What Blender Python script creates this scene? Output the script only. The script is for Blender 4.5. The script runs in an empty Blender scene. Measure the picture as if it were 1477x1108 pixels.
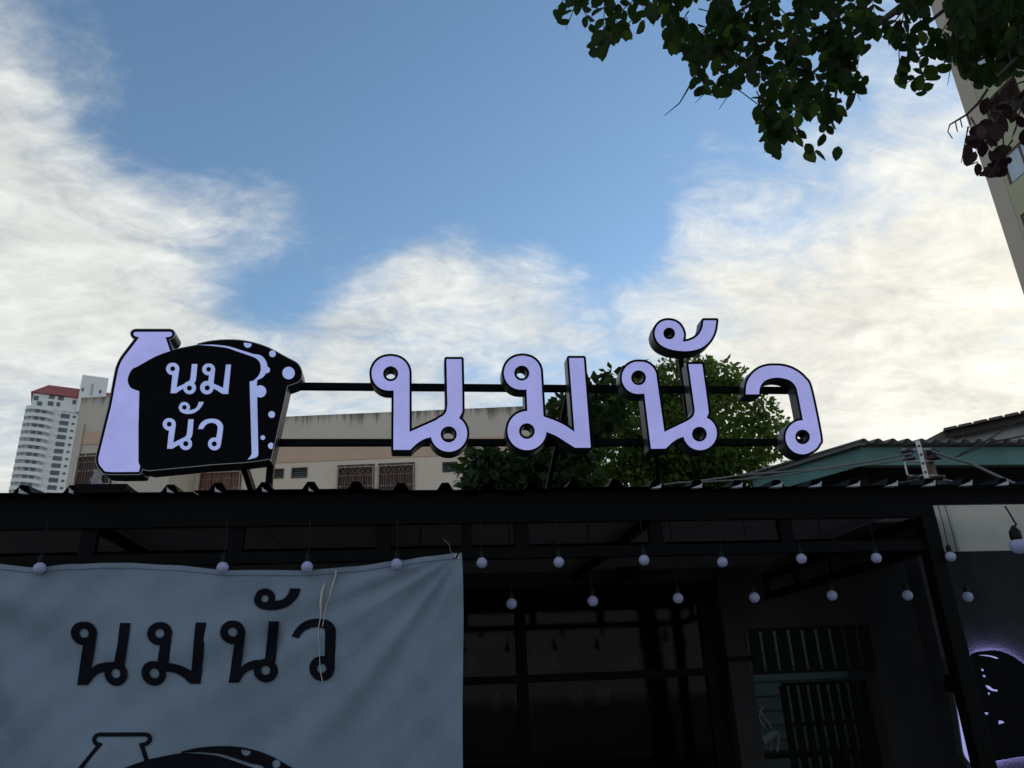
import bpy, bmesh, math, random
import numpy as np
from mathutils import Vector, Matrix
from mathutils.geometry import delaunay_2d_cdt
random.seed(7); rng = np.random.default_rng(7)
S = bpy.context.scene
COL = S.collection
PI = math.pi
# ------------------------------------------------------------------ camera
FPX, TH, AZ, ROLL = 1130.0, math.radians(22), math.radians(8), math.radians(2.5)
FW = Vector((math.sin(AZ)*math.cos(TH), math.cos(AZ)*math.cos(TH), math.sin(TH)))
_R0 = Vector((math.cos(AZ), -math.sin(AZ), 0)); _U0 = _R0.cross(FW)
RT = _R0*math.cos(ROLL) - _U0*math.sin(ROLL); UP = _U0*math.cos(ROLL) + _R0*math.sin(ROLL)
EYE = Vector((0, 0, 1.6))
cam_d = bpy.data.cameras.new('camera'); cam = bpy.data.objects.new('camera', cam_d); COL.objects.link(cam)
cam_d.sensor_fit = 'HORIZONTAL'; cam_d.sensor_width = 36; cam_d.lens = 36*FPX/1477
cam_d.clip_start = 0.05; cam_d.clip_end = 5000
M = Matrix((RT, UP, -FW)).transposed().to_4x4(); M.translation = EYE
cam.matrix_world = M
S.camera = cam
def ray(px, py): return (FW*FPX + RT*(px-738.5) + UP*(554-py))
# ------------------------------------------------------------------ sky, sun, exposure
S.view_settings.view_transform = 'Standard'; S.view_settings.look = 'None'
S.view_settings.gamma = 1; S.view_settings.use_curve_mapping = False
S.view_settings.exposure = 0.45
SUN_AZ, SUN_EL = math.radians(52), math.radians(17)
CLOUD = 4.35
W = bpy.data.worlds.new('World'); S.world = W; W.use_nodes = True
nt = W.node_tree; nt.nodes.clear()
def N(t, **k):
    n = nt.nodes.new(t)
    for a, v in k.items(): setattr(n, a, v)
    return n
L = lambda a, b: nt.links.new(a, b)
def mth(op, a, b=None, c=None, clamp=False):
    n = N('ShaderNodeMath', operation=op); n.use_clamp = clamp
    for i, v in enumerate((a, b, c)):
        if v is None: continue
        if isinstance(v, (int, float)): n.inputs[i].default_value = v
        else: L(v, n.inputs[i])
    return n.outputs[0]
out = N('ShaderNodeOutputWorld'); bg = N('ShaderNodeBackground'); bg.inputs['Strength'].default_value = 0.13
sky = N('ShaderNodeTexSky', sky_type='NISHITA'); sky.sun_disc = False
sky.sun_elevation = SUN_EL; sky.sun_rotation = SUN_AZ; sky.air_density = 1.0; sky.dust_density = 0.2; sky.ozone_density = 1.0
tc = N('ShaderNodeTexCoord'); dirv = tc.outputs['Generated']
sep = N('ShaderNodeSeparateXYZ'); L(dirv, sep.inputs[0])
zz = mth('ADD', mth('MAXIMUM', sep.outputs[2], 0.0), 0.22)
cmb = N('ShaderNodeCombineXYZ'); L(mth('DIVIDE', sep.outputs[0], zz), cmb.inputs[0]); L(mth('DIVIDE', sep.outputs[1], zz), cmb.inputs[1])
def noise(vec, scale, detail, rough, dist=0.0, sx=1.0, sy=1.0, off=0.0, rot=0.0):
    mp = N('ShaderNodeMapping'); mp.inputs['Scale'].default_value = (sx, sy, 1); mp.inputs['Location'].default_value = (off, off*.7, off*.3); mp.inputs['Rotation'].default_value = (0, 0, rot)
    L(vec, mp.inputs[0]); n = N('ShaderNodeTexNoise'); L(mp.outputs[0], n.inputs['Vector'])
    n.inputs['Scale'].default_value = scale; n.inputs['Detail'].default_value = detail
    n.inputs['Roughness'].default_value = rough; n.inputs['Distortion'].default_value = dist
    return n.outputs[0]
# the cloud banks stand at these places in the sky: (aimed direction, angular size, cover)
BANKS = [(520, 170, 230, -.46), (760, 130, 220, -.48), (330, 90, 150, -.38), (175, 195, 72, -.42), (270, 190, 90, -.22), (1000, 90, 160, -.42), (395, 425, 58, -.50), (875, 345, 62, -.50), (520, 280, 60, -.2), (690, 250, 100, -.22), (1400, 60, 120, -.10),
         (60, 340, 170, .40), (250, 300, 110, .28), (400, 305, 62, .52), (60, 100, 75, .34), (165, 108, 40, .32), (180, 480, 170, .30), (575, 385, 75, .42), (690, 385, 70, .38), (790, 430, 60, .38), (480, 470, 60, .2),
         (600, 540, 150, .34), (1000, 258, 55, .36), (960, 320, 50, .1), (1090, 320, 120, .20), (1010, 430, 100, .16), (950, 540, 110, .16), (1190, 430, 170, .12), (1380, 520, 190, .24), (1420, 200, 130, .24), (1240, 190, 100, .20), (1180, 620, 200, .26)]
cover = None
for (px, py, r, amp) in BANKS:
    d = ray(px, py).normalized(); s = r/FPX
    dp = N('ShaderNodeVectorMath', operation='DOT_PRODUCT'); L(dirv, dp.inputs[0]); dp.inputs[1].default_value = d
    e = mth('EXPONENT', mth('MULTIPLY', mth('SUBTRACT', dp.outputs['Value'], 1.0), 1.0/(s*s)))
    e = mth('MULTIPLY', e, amp); cover = e if cover is None else mth('ADD', cover, e)
lowband = mth('MULTIPLY', mth('EXPONENT', mth('MULTIPLY', mth('MAXIMUM', sep.outputs[2], 0.0), -6.5)), .85)
n1 = noise(cmb.outputs[0], 2.2, 9, .56, .6, 1, 1.2, 3.1, .5)
n2 = noise(cmb.outputs[0], 5.5, 8, .60, .9, 1, 1.35, 1.7, -.9)
n4 = noise(cmb.outputs[0], 15.0, 6, .60, 1.1, 1, 1.6, 5.7, -.9)
dens = mth('ADD', mth('ADD', mth('MULTIPLY', mth('SUBTRACT', n1, .5), 1.15), mth('MULTIPLY', mth('SUBTRACT', n2, .5), .85)), mth('ADD', mth('MULTIPLY', mth('SUBTRACT', n4, .5), .34), mth('ADD', mth('ADD', cover, .08), lowband)))
mr = N('ShaderNodeMapRange', interpolation_type='SMOOTHSTEP'); L(dens, mr.inputs[0])
mr.inputs[1].default_value = -.14; mr.inputs[2].default_value = .66
n3 = noise(cmb.outputs[0], 3.0, 8, .62, .6, 1, 1.5, 9.3, -.4)
shade = mth('ADD', mth('MULTIPLY_ADD', mth('SUBTRACT', n3, .5), .95, 1.0), mth('MULTIPLY', mth('SUBTRACT', n2, .5), .55))
shade = mth('ADD', shade, mth('MULTIPLY', mth('SUBTRACT', n4, .5), .35))
dsun = Vector((math.sin(SUN_AZ)*math.cos(SUN_EL), math.cos(SUN_AZ)*math.cos(SUN_EL), math.sin(SUN_EL)))
dp = N('ShaderNodeVectorMath', operation='DOT_PRODUCT'); L(dirv, dp.inputs[0]); dp.inputs[1].default_value = dsun
glow = mth('EXPONENT', mth('MULTIPLY', mth('SUBTRACT', dp.outputs['Value'], 1.0), 1/(.30*.30)))
cc = N('ShaderNodeMix', data_type='RGBA'); L(glow, cc.inputs[0])
cc.inputs[6].default_value = (.98*CLOUD, 1.0*CLOUD, .97*CLOUD, 1); cc.inputs[7].default_value = (1.35*CLOUD, 1.30*CLOUD, 1.14*CLOUD, 1)
ccs = N('ShaderNodeVectorMath', operation='SCALE'); L(cc.outputs[2], ccs.inputs[0]); L(shade, ccs.inputs['Scale'])
mx = N('ShaderNodeMix', data_type='RGBA'); L(mr.outputs[0], mx.inputs[0]); skc = N('ShaderNodeVectorMath', operation='MULTIPLY'); L(sky.outputs[0], skc.inputs[0]); skc.inputs[1].default_value = (.85, .975, 1.03); L(skc.outputs[0], mx.inputs[6]); L(ccs.outputs[0], mx.inputs[7])
L(mx.outputs[2], bg.inputs['Color']); L(bg.outputs[0], out.inputs[0])
sd = bpy.data.lights.new('sun', 'SUN'); sd.energy = 0.9; sd.angle = math.radians(12); sd.color = (1, .93, .82)
so = bpy.data.objects.new('sun', sd); COL.objects.link(so); so.rotation_euler = (-dsun).to_track_quat('-Z', 'Y').to_euler(); so.location = (8, 8, 12)
# ------------------------------------------------------------------ helpers
def P(px, py, Y): d = ray(px, py); return EYE + d*(Y/d.y)
def PX(px, py, X): d = ray(px, py); return EYE + d*(X/d.x)
def PZ(px, py, z): d = ray(px, py); return EYE + d*((z-EYE.z)/d.z)
def PD(px, py, D): return EYE + ray(px, py).normalized()*D
class Frame:                                            # an upright plane: u to the right, w away, z up
    def __init__(s, az, dist):
        s.az = math.radians(az); s.n = Vector((math.sin(s.az), math.cos(s.az), 0)); s.r = Vector((math.cos(s.az), -math.sin(s.az), 0)); s.o = s.n*dist; s.d = dist
    def uz(s, px, py, w=0):
        d = ray(px, py); p = EYE + d*((s.d+w)/d.dot(s.n)); return (p-s.o).dot(s.r), p.z
    def p(s, u, w, z): q = s.o + s.r*u + s.n*w; return Vector((q.x, q.y, z))
MATS = {}
def mat(name, col, rough=.7, metal=0.0, var=.12, vscale=3.0, bump=0.0, bscale=40.0, spec=.5, emit=None, estr=1.0, streak=0.0, trans=0.0, stain=None):
    m = bpy.data.materials.new(name); m.use_nodes = True; t = m.node_tree; b = t.nodes['Principled BSDF']; o = t.nodes['Material Output']
    g = t.nodes.new('ShaderNodeNewGeometry'); c = (*col, 1)
    nz = t.nodes.new('ShaderNodeTexNoise'); nz.inputs['Scale'].default_value = vscale; nz.inputs['Detail'].default_value = 6; nz.inputs['Roughness'].default_value = .65
    t.links.new(g.outputs['Position'], nz.inputs['Vector'])
    mixn = t.nodes.new('ShaderNodeMix'); mixn.data_type = 'RGBA'
    mixn.inputs[6].default_value = tuple(v*(1-var*1.6) for v in col)+(1,); mixn.inputs[7].default_value = tuple(min(1, v*(1+var*1.6)) for v in col)+(1,)
    t.links.new(nz.outputs[0], mixn.inputs[0]); res = mixn.outputs[2]
    if streak:
        mp = t.nodes.new('ShaderNodeMapping'); mp.inputs['Scale'].default_value = (2.2, 2.2, .12); t.links.new(g.outputs['Position'], mp.inputs[0])
        n2 = t.nodes.new('ShaderNodeTexNoise'); n2.inputs['Scale'].default_value = 1.6; n2.inputs['Detail'].default_value = 7; t.links.new(mp.outputs[0], n2.inputs['Vector'])
        r2 = t.nodes.new('ShaderNodeMapRange'); r2.inputs[1].default_value = .5; r2.inputs[2].default_value = .75; r2.inputs[4].default_value = streak; t.links.new(n2.outputs[0], r2.inputs[0])
        m2 = t.nodes.new('ShaderNodeMix'); m2.data_type = 'RGBA'; t.links.new(r2.outputs[0], m2.inputs[0]); t.links.new(res, m2.inputs[6]); m2.inputs[7].default_value = tuple(v*.35 for v in col)+(1,); res = m2.outputs[2]
    if stain:                                           # dark weather drips running down from a wall top at height stain[0], over stain[1] metres
        sp = t.nodes.new('ShaderNodeSeparateXYZ'); t.links.new(g.outputs['Position'], sp.inputs[0])
        mp = t.nodes.new('ShaderNodeMapping'); mp.inputs['Scale'].default_value = (3.2, 3.2, .05); t.links.new(g.outputs['Position'], mp.inputs[0])
        n2 = t.nodes.new('ShaderNodeTexNoise'); n2.inputs['Scale'].default_value = 1.3; n2.inputs['Detail'].default_value = 8; n2.inputs['Roughness'].default_value = .7; t.links.new(mp.outputs[0], n2.inputs['Vector'])
        r1 = t.nodes.new('ShaderNodeMapRange'); r1.inputs[1].default_value = stain[0]-stain[1]; r1.inputs[2].default_value = stain[0]; r1.inputs[3].default_value = -.42; r1.inputs[4].default_value = .12; t.links.new(sp.outputs[2], r1.inputs[0])
        ad = t.nodes.new('ShaderNodeMath'); ad.operation = 'ADD'; t.links.new(n2.outputs[0], ad.inputs[0]); t.links.new(r1.outputs[0], ad.inputs[1])
        r2 = t.nodes.new('ShaderNodeMapRange'); r2.inputs[1].default_value = .50; r2.inputs[2].default_value = .68; r2.inputs[4].default_value = .8; t.links.new(ad.outputs[0], r2.inputs[0])
        m2 = t.nodes.new('ShaderNodeMix'); m2.data_type = 'RGBA'; t.links.new(r2.outputs[0], m2.inputs[0]); t.links.new(res, m2.inputs[6]); m2.inputs[7].default_value = (.05, .048, .04, 1); res = m2.outputs[2]
    t.links.new(res, b.inputs['Base Color'])
    b.inputs['Roughness'].default_value = rough; b.inputs['Metallic'].default_value = metal; b.inputs['Specular IOR Level'].default_value = spec
    if bump:
        nb = t.nodes.new('ShaderNodeTexNoise'); nb.inputs['Scale'].default_value = bscale; nb.inputs['Detail'].default_value = 4; t.links.new(g.outputs['Position'], nb.inputs['Vector'])
        bp = t.nodes.new('ShaderNodeBump'); bp.inputs['Strength'].default_value = bump; bp.inputs['Distance'].default_value = .02; t.links.new(nb.outputs[0], bp.inputs['Height']); t.links.new(bp.outputs[0], b.inputs['Normal'])
    if emit:
        me = t.nodes.new('ShaderNodeMapRange'); me.inputs[3].default_value = estr*.72; me.inputs[4].default_value = estr*1.28; t.links.new(nz.outputs[0], me.inputs[0])
        b.inputs['Emission Color'].default_value = (*emit, 1); t.links.new(me.outputs[0], b.inputs['Emission Strength'])
    if trans:
        tr = t.nodes.new('ShaderNodeBsdfTranslucent'); t.links.new(res, tr.inputs['Color']); ms = t.nodes.new('ShaderNodeMixShader'); ms.inputs[0].default_value = trans
        t.links.new(b.outputs[0], ms.inputs[1]); t.links.new(tr.outputs[0], ms.inputs[2]); t.links.new(ms.outputs[0], o.inputs[0])
    MATS[name] = m; return m
def glass(name, tint=(.6, .65, .65), tr=.45, rough=.04):
    m = bpy.data.materials.new(name); m.use_nodes = True; t = m.node_tree; t.nodes.clear()
    o = t.nodes.new('ShaderNodeOutputMaterial'); a = t.nodes.new('ShaderNodeBsdfTransparent'); a.inputs[0].default_value = (*tint, 1)
    g = t.nodes.new('ShaderNodeBsdfGlossy'); g.inputs[0].default_value = (.8, .8, .8, 1); g.inputs['Roughness'].default_value = rough
    lw = t.nodes.new('ShaderNodeFresnel'); lw.inputs[0].default_value = 1.18
    ms = t.nodes.new('ShaderNodeMixShader'); t.links.new(lw.outputs[0], ms.inputs[0]); t.links.new(a.outputs[0], ms.inputs[1]); t.links.new(g.outputs[0], ms.inputs[2]); t.links.new(ms.outputs[0], o.inputs[0])
    MATS[name] = m; return m
def leaf_mat(name, c0, c1, trans=.35, scale=2.0, rough=.45, tcol=None):
    m = mat(name, c0, rough, 0, 0, trans=trans, spec=.15); t = m.node_tree
    if tcol: tn = [n for n in t.nodes if n.type == 'BSDF_TRANSLUCENT'][0]; t.links.remove(tn.inputs[0].links[0]); tn.inputs[0].default_value = (*tcol, 1)
    nz = [n for n in t.nodes if n.type == 'TEX_NOISE'][0]; nz.inputs['Scale'].default_value = scale; nz.inputs['Detail'].default_value = 3
    mi = [n for n in t.nodes if n.type == 'MIX'][0]; mi.inputs[6].default_value = (*c0, 1); mi.inputs[7].default_value = (*c1, 1)
    mr = t.nodes.new('ShaderNodeMapRange'); mr.inputs[1].default_value = .35; mr.inputs[2].default_value = .65; t.links.new(nz.outputs[0], mr.inputs[0]); t.links.new(mr.outputs[0], mi.inputs[0]); return m
ORI = {}
def tag(o, label=None, cat=None, group=None, kind=None):
    if label: o['label'] = label
    if cat: o['category'] = cat
    if group: o['group'] = group
    if kind: o['kind'] = kind
    return o
def thing(name, loc, label, cat, group=None):
    o = bpy.data.objects.new(name, None); COL.objects.link(o); o.location = loc; o.empty_display_size = .1; ORI[o] = Vector(loc); return tag(o, label, cat, group)
class MB:
    def __init__(s): s.v = []; s.f = []
    def poly(s, pts): b = len(s.v); s.v += [Vector(p) for p in pts]; s.f.append(tuple(range(b, b+len(pts)))); return s
    def hexa(s, c):                                      # 8 corners: bottom 4 counter-clockwise, then top 4
        b = len(s.v); s.v += [Vector(p) for p in c]
        s.f += [tuple(b+i for i in q) for q in ((3, 2, 1, 0), (4, 5, 6, 7), (0, 1, 5, 4), (1, 2, 6, 5), (2, 3, 7, 6), (3, 0, 4, 7))]; return s
    def box(s, x0, x1, y0, y1, z0, z1): return s.hexa([(x0, y0, z0), (x1, y0, z0), (x1, y1, z0), (x0, y1, z0), (x0, y0, z1), (x1, y0, z1), (x1, y1, z1), (x0, y1, z1)])
    def fbox(s, F, u0, u1, w0, w1, z0, z1): return s.hexa([F.p(u, w, z) for z in (z0, z1) for (u, w) in ((u0, w0), (u1, w0), (u1, w1), (u0, w1))])
    def beam(s, a, b, wx, wz, up=(0, 0, 1)):             # square bar from a to b
        a = Vector(a); b = Vector(b); d = (b-a).normalized(); up = Vector(up)
        if abs(d.dot(up)) > .97: up = Vector((0, 1, 0))
        x = d.cross(up).normalized()*wx/2; y = x.cross(d).normalized()*wz/2
        return s.hexa([a-x-y, a+x-y, b+x-y, b-x-y, a-x+y, a+x+y, b+x+y, b-x+y])
    def tube(s, pts, r, n=8, cap=True):
        pts = [Vector(p) for p in pts]; rs = r if isinstance(r, (list, tuple)) else [r]*len(pts); b = len(s.v); prev = None
        for i, p in enumerate(pts):
            d = (pts[min(i+1, len(pts)-1)]-pts[max(i-1, 0)]).normalized()
            if prev is None: x = d.orthogonal().normalized()
            else: x = (prev-d*prev.dot(d)).normalized()
            prev = x; y = d.cross(x)
            for k in range(n): s.v.append(p + (x*math.cos(2*PI*k/n)+y*math.sin(2*PI*k/n))*rs[i])
        for i in range(len(pts)-1):
            for k in range(n): s.f.append((b+i*n+k, b+i*n+(k+1) % n, b+(i+1)*n+(k+1) % n, b+(i+1)*n+k))
        if cap: s.f.append(tuple(b+k for k in range(n-1, -1, -1))); s.f.append(tuple(b+(len(pts)-1)*n+k for k in range(n)))
        return s
    def lathe(s, c, prof, n=16, axis=Vector((0, 0, 1))):  # prof: (radius, height)
        ax = axis.normalized(); x = ax.orthogonal().normalized(); y = ax.cross(x); b = len(s.v); c = Vector(c)
        for (r, h) in prof:
            for k in range(n): s.v.append(c + ax*h + (x*math.cos(2*PI*k/n)+y*math.sin(2*PI*k/n))*max(r, 1e-4))
        for i in range(len(prof)-1):
            for k in range(n): s.f.append((b+i*n+k, b+i*n+(k+1) % n, b+(i+1)*n+(k+1) % n, b+(i+1)*n+k))
        return s
    def mesh(s, name, m, org=Vector((0, 0, 0)), smooth=False):
        me = bpy.data.meshes.new(name); me.from_pydata([v-org for v in s.v], [], s.f); me.materials.append(m); me.update()
        if smooth: me.polygons.foreach_set('use_smooth', [True]*len(me.polygons))
        return me
    def build(s, name, m, parent=None, smooth=False, bevel=0, label=None, kind=None):
        if isinstance(m, str): m = MATS[m]
        org = ORI[parent] if parent is not None else (sum(s.v, Vector())/max(1, len(s.v)) if kind != 'structure' else Vector())
        o = bpy.data.objects.new(name, s.mesh(name, m, org, smooth)); COL.objects.link(o); ORI[o] = org
        if parent is not None: o.parent = parent
        else: o.location = org
        if bevel:
            bm = bmesh.new(); bm.from_mesh(o.data); bmesh.ops.bevel(bm, geom=list(bm.edges), offset=bevel, segments=2, affect='EDGES', profile=.6); bm.to_mesh(o.data); bm.free()
        return tag(o, label, kind=kind)
def copy_to(src, parent, loc=None):                       # a copy of one object sharing its mesh
    c = src.copy(); COL.objects.link(c); c.parent = parent
    if loc is not None: c.location = loc
    ORI[c] = ORI.get(src, Vector()); return c
# ---- outlines: shapes are unions and cuts of discs and smooth polygons, kept as a distance field on a grid
def smooth_poly(pts, n=7):
    P_ = [(p[0], p[1], len(p) > 2) for p in pts]; m = len(P_); out = []
    for i in range(m):
        a, b = P_[i], P_[(i+1) % m]
        if not a[2] and not b[2]: out.append(a[:2]); continue
        p0 = P_[i-1] if a[2] else a; p3 = P_[(i+2) % m] if b[2] else b
        for k in range(n):
            t = k/n; q = []
            for j in (0, 1): q.append(.5*((2*a[j])+(-p0[j]+b[j])*t+(2*p0[j]-5*a[j]+4*b[j]-p3[j])*t*t+(-p0[j]+3*a[j]-3*b[j]+p3[j])*t**3))
            out.append(tuple(q))
    return out
def sd_poly(X, Y, pts):
    V = np.array(pts, float); d = np.full(X.shape, 1e9); ins = np.zeros(X.shape, bool)
    for i in range(len(V)):
        a = V[i]; b = V[i-1]; e = b-a; L2 = max(e@e, 1e-12); wx = X-a[0]; wy = Y-a[1]
        t = np.clip((wx*e[0]+wy*e[1])/L2, 0, 1); d = np.minimum(d, (wx-e[0]*t)**2+(wy-e[1]*t)**2)
        c = (a[1] > Y) != (b[1] > Y)
        if abs(e[1]) > 1e-12: ins ^= c & (X < e[0]*(Y-a[1])/e[1]+a[0])
    d = np.sqrt(d); return np.where(ins, -d, d)
class Shape:
    def __init__(s, org=(0, 0), sc=1.0): s.org = org; s.sc = sc; s.ops = []
    def T(s, p): return ((p[0]/s.sc+s.org[0], p[1]/s.sc+s.org[1]) + tuple(p[2:]))
    def disc(s, x, y, r, cut=False): s.ops.append(('c', s.T((x, y)), r/s.sc, cut)); return s
    def poly(s, pts, cut=False): s.ops.append(('p', smooth_poly([s.T(p) for p in pts]), 0, cut)); return s
    def ev(s, X, Y):
        D = np.full(X.shape, 1e6)
        for (k, a, r, cut) in s.ops:
            d = np.hypot(X-a[0], Y-a[1])-r if k == 'c' else sd_poly(X, Y, a)
            D = np.maximum(D, -d) if cut else np.minimum(D, d)
        return D
    def box(s):
        xs = []; ys = []
        for (k, a, r, cut) in s.ops:
            if cut: continue
            if k == 'c': xs += [a[0]-r, a[0]+r]; ys += [a[1]-r, a[1]+r]
            else: xs += [p[0] for p in a]; ys += [p[1] for p in a]
        return min(xs), max(xs), min(ys), max(ys)
class Fn:                                                 # a shape from any distance function
    def __init__(s, f, bx): s.f = f; s.bx = bx
    def ev(s, X, Y): return s.f(X, Y)
    def box(s): return s.bx
def rdp(p, tol):
    if len(p) < 3: return p
    a = np.array(p[0]); b = np.array(p[-1]); q = np.array(p); e = b-a; l = np.hypot(*e)
    d = np.abs(e[0]*(q[:, 1]-a[1])-e[1]*(q[:, 0]-a[0]))/l if l > 1e-9 else np.hypot(*(q-a).T)
    i = int(d.argmax())
    if d[i] < tol: return [p[0], p[-1]]
    return rdp(p[:i+1], tol)[:-1]+rdp(p[i:], tol)
def contours(shape, res, iso=0.0, tol=.08):
    x0, x1, y0, y1 = shape.box(); pad = abs(iso)+3*res
    xs = np.arange(x0-pad, x1+pad, res)+.0137; ys = np.arange(y0-pad, y1+pad, res)+.0071
    X, Y = np.meshgrid(xs, ys); D = shape.ev(X, Y)-iso; D[np.abs(D) < 1e-7] = 1e-7
    I = D < 0; h, w = D.shape; nxt = {}
    code = I[:-1, :-1]*1+I[:-1, 1:]*2+I[1:, 1:]*4+I[1:, :-1]*8
    tab = {1: [(3, 0)], 2: [(0, 1)], 3: [(3, 1)], 4: [(1, 2)], 5: [(3, 0), (1, 2)], 6: [(0, 2)], 7: [(3, 2)], 8: [(2, 3)], 9: [(2, 0)], 10: [(0, 1), (2, 3)], 11: [(2, 1)], 12: [(1, 3)], 13: [(1, 0)], 14: [(0, 3)]}
    def edge(j, i, e): return ((j, i, 0), (j, i+1, 1), (j+1, i, 0), (j, i, 1))[e]
    for j, i in zip(*np.nonzero((code > 0) & (code < 15))):
        for (a, b) in tab[int(code[j, i])]: nxt[edge(j, i, a)] = edge(j, i, b)
    def pos(k):
        j, i, v = k
        if v == 0: t = D[j, i]/(D[j, i]-D[j, i+1]); return (xs[i]+t*res, ys[j])
        t = D[j, i]/(D[j, i]-D[j+1, i]); return (xs[i], ys[j]+t*res)
    loops = []
    while nxt:
        k0 = next(iter(nxt)); k = k0; lp = []
        while k in nxt: lp.append(pos(k)); k = nxt.pop(k)
        if len(lp) > 8:
            m = len(lp)//2; a = rdp(lp[:m+1], tol); b = rdp(lp[m:]+lp[:1], tol); lp = a[:-1]+b[:-1]
            loops.append(lp)
    return loops
def fill(shape, res, iso=0.0, tol=.08, grid=None):        # triangles of the flat shape, and its border loops
    loops = contours(shape, res, iso, tol); V = []; E = []; LI = []
    for lp in loops:
        b = len(V); V += [Vector(p) for p in lp]; E += [(b+i, b+(i+1) % len(lp)) for i in range(len(lp))]; LI.append(list(range(b, b+len(lp))))
    nb = len(V)
    if grid:
        x0, x1, y0, y1 = shape.box(); gx, gy = np.meshgrid(np.arange(x0, x1, grid)+.011, np.arange(y0, y1, grid)+.017); g = shape.ev(gx, gy)-iso
        V += [Vector((float(a), float(b))) for a, b, d in zip(gx.ravel(), gy.ravel(), g.ravel()) if d < -grid*.4]
    v, e, f, ov, oe, of = delaunay_2d_cdt(V, E, [], 0, 1e-5)
    mp = {}
    for i, o in enumerate(ov):
        for q in o: mp[q] = i
    f = [t for t in f if len(t) == 3]
    cx = np.array([sum(v[i][0] for i in t)/3 for t in f]); cy = np.array([sum(v[i][1] for i in t)/3 for t in f])
    ok = shape.ev(cx, cy) < iso
    return [tuple(p) for p in v], [t for t, k in zip(f, ok) if k], [[mp[i] for i in l] for l in LI]
def solid(shape, to3, depth, iso=0.0, res=.35, tol=.08):   # to3(px, py) -> front point; depth: vector to the back
    v, f, loops = fill(shape, res, iso, tol); mb = MB(); fr = [to3(*p) for p in v]; n = len(fr); mb.v = fr+[p+depth for p in fr]
    for t in f:
        a, b, c = (fr[i] for i in t); up = (b-a).cross(c-a).dot(depth) < 0
        t = t if up else t[::-1]; mb.f.append(tuple(t)); mb.f.append(tuple(i+n for i in t[::-1]))
    for l in loops:
        for i in range(len(l)):
            a, b = l[i], l[(i+1) % len(l)]
            if a != b: mb.f.append((a, b, b+n, a+n))
    bm = bmesh.new(); me = bpy.data.meshes.new('tmp'); me.from_pydata(mb.v, [], mb.f); bm.from_mesh(me); bmesh.ops.recalc_face_normals(bm, faces=bm.faces)
    mb.v = [x.co.copy() for x in bm.verts]; bm.verts.index_update(); mb.f = [tuple(x.index for x in q.verts) for q in bm.faces]; bm.free(); bpy.data.meshes.remove(me); return mb
# ------------------------------------------------------------------ materials
mat('ground_concrete', (.34, .325, .30), .9, var=.2, bump=.3)
mat('asphalt', (.055, .055, .057), .9, var=.25, bump=.4, bscale=80)
mat('black_steel', (.0032, .0032, .0036), .5, var=.3, vscale=8, spec=.06)
mat('roof_black', (.0035, .0035, .0039), .55, var=.3, vscale=6, spec=.06)
mat('ceiling', (.13, .105, .093), .9, var=.15)
mat('rib_light_white', (.46, .47, .49), .55, var=.08)
mat('sign_side', (.042, .041, .04), .35, var=.25, vscale=9, spec=.3)
mat('sign_face_black', (.0035, .0035, .005), .45, var=.2, spec=.04)
mat('trim_silver', (.32, .3, .3), .35, metal=.8)
mat('lit_lilac', (.30, .30, .42), .4, var=.05, emit=(.165, .170, .375), estr=1.0, vscale=6)
mat('lit_lilac_small', (.30, .32, .42), .4, var=.05, emit=(.15, .185, .36), estr=1.0)
mat('halo_light', (.5, .5, .6), .4, emit=(.42, .42, 1.0), estr=42.0)
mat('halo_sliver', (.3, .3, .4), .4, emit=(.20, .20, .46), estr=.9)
mat('cloth', (.255, .305, .37), .85, var=.16, vscale=3, bump=.32, bscale=110, trans=.10, spec=.2)
mat('print_black', (.006, .006, .010), .8, var=.2, spec=.1)
mat('bulb_white', (.38, .385, .56), .35, var=.03)
mat('socket_black', (.008, .008, .008), .5, spec=.15)
mat('string', (.55, .5, .42), .9)
mat('shop_wall', (.052, .047, .045), .85, var=.18, vscale=2.5, bump=.15, spec=.1)
mat('pier_wall', (.042, .038, .037), .85, var=.18, spec=.1)
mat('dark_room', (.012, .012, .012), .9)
mat('wood_dark', (.010, .009, .0085), .7, spec=.15, var=.35, vscale=10)
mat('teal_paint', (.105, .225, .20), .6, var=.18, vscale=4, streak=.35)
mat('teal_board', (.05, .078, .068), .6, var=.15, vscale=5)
mat('fibre_cement', (.17, .155, .14), .9, var=.25, vscale=5, bump=.3)
mat('old_tile', (.13, .095, .08), .85, var=.3, vscale=7)
mat('brown_fascia', (.045, .03, .026), .8, var=.3)
mat('soffit', (.42, .40, .375), .85, var=.2, streak=.4)
mat('pale_wall', (.60, .55, .46), .85, var=.12, vscale=4, bump=.15, streak=.15)
mat('charcoal_wall', (.030, .029, .030), .85, var=.35, vscale=4, bump=.4, bscale=60, spec=.08, streak=.5)
FB = 28.0
mat('cream_wall', (.68, .56, .43), .9, var=.10, vscale=.8, streak=.12)
mat('cream_light', (.75, .60, .455), .9, var=.10, vscale=.8)
mat('salmon_band', (.64, .42, .29), .9, var=.10, vscale=.8)
mat('frame_brown', (.10, .055, .04), .7)
mat('shutter_red', (.22, .085, .05), .7, var=.25, vscale=3)
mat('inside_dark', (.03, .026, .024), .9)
mat('curtain', (.085, .04, .032), .9, var=.55, vscale=5)
mat('grille_brown', (.30, .20, .16), .6)
mat('grille_cream', (.50, .42, .35), .6)
mat('louvre_glass', (.20, .25, .24), .25)
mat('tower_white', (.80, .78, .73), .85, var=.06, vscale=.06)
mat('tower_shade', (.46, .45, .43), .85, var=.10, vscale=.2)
mat('tower_red', (.36, .10, .09), .8, var=.12, vscale=.2)
mat('tower_glass', (.09, .10, .115), .25, var=.35, vscale=.25)
mat('tan_wall', (.45, .37, .29), .9, var=.08, vscale=.5)
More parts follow.
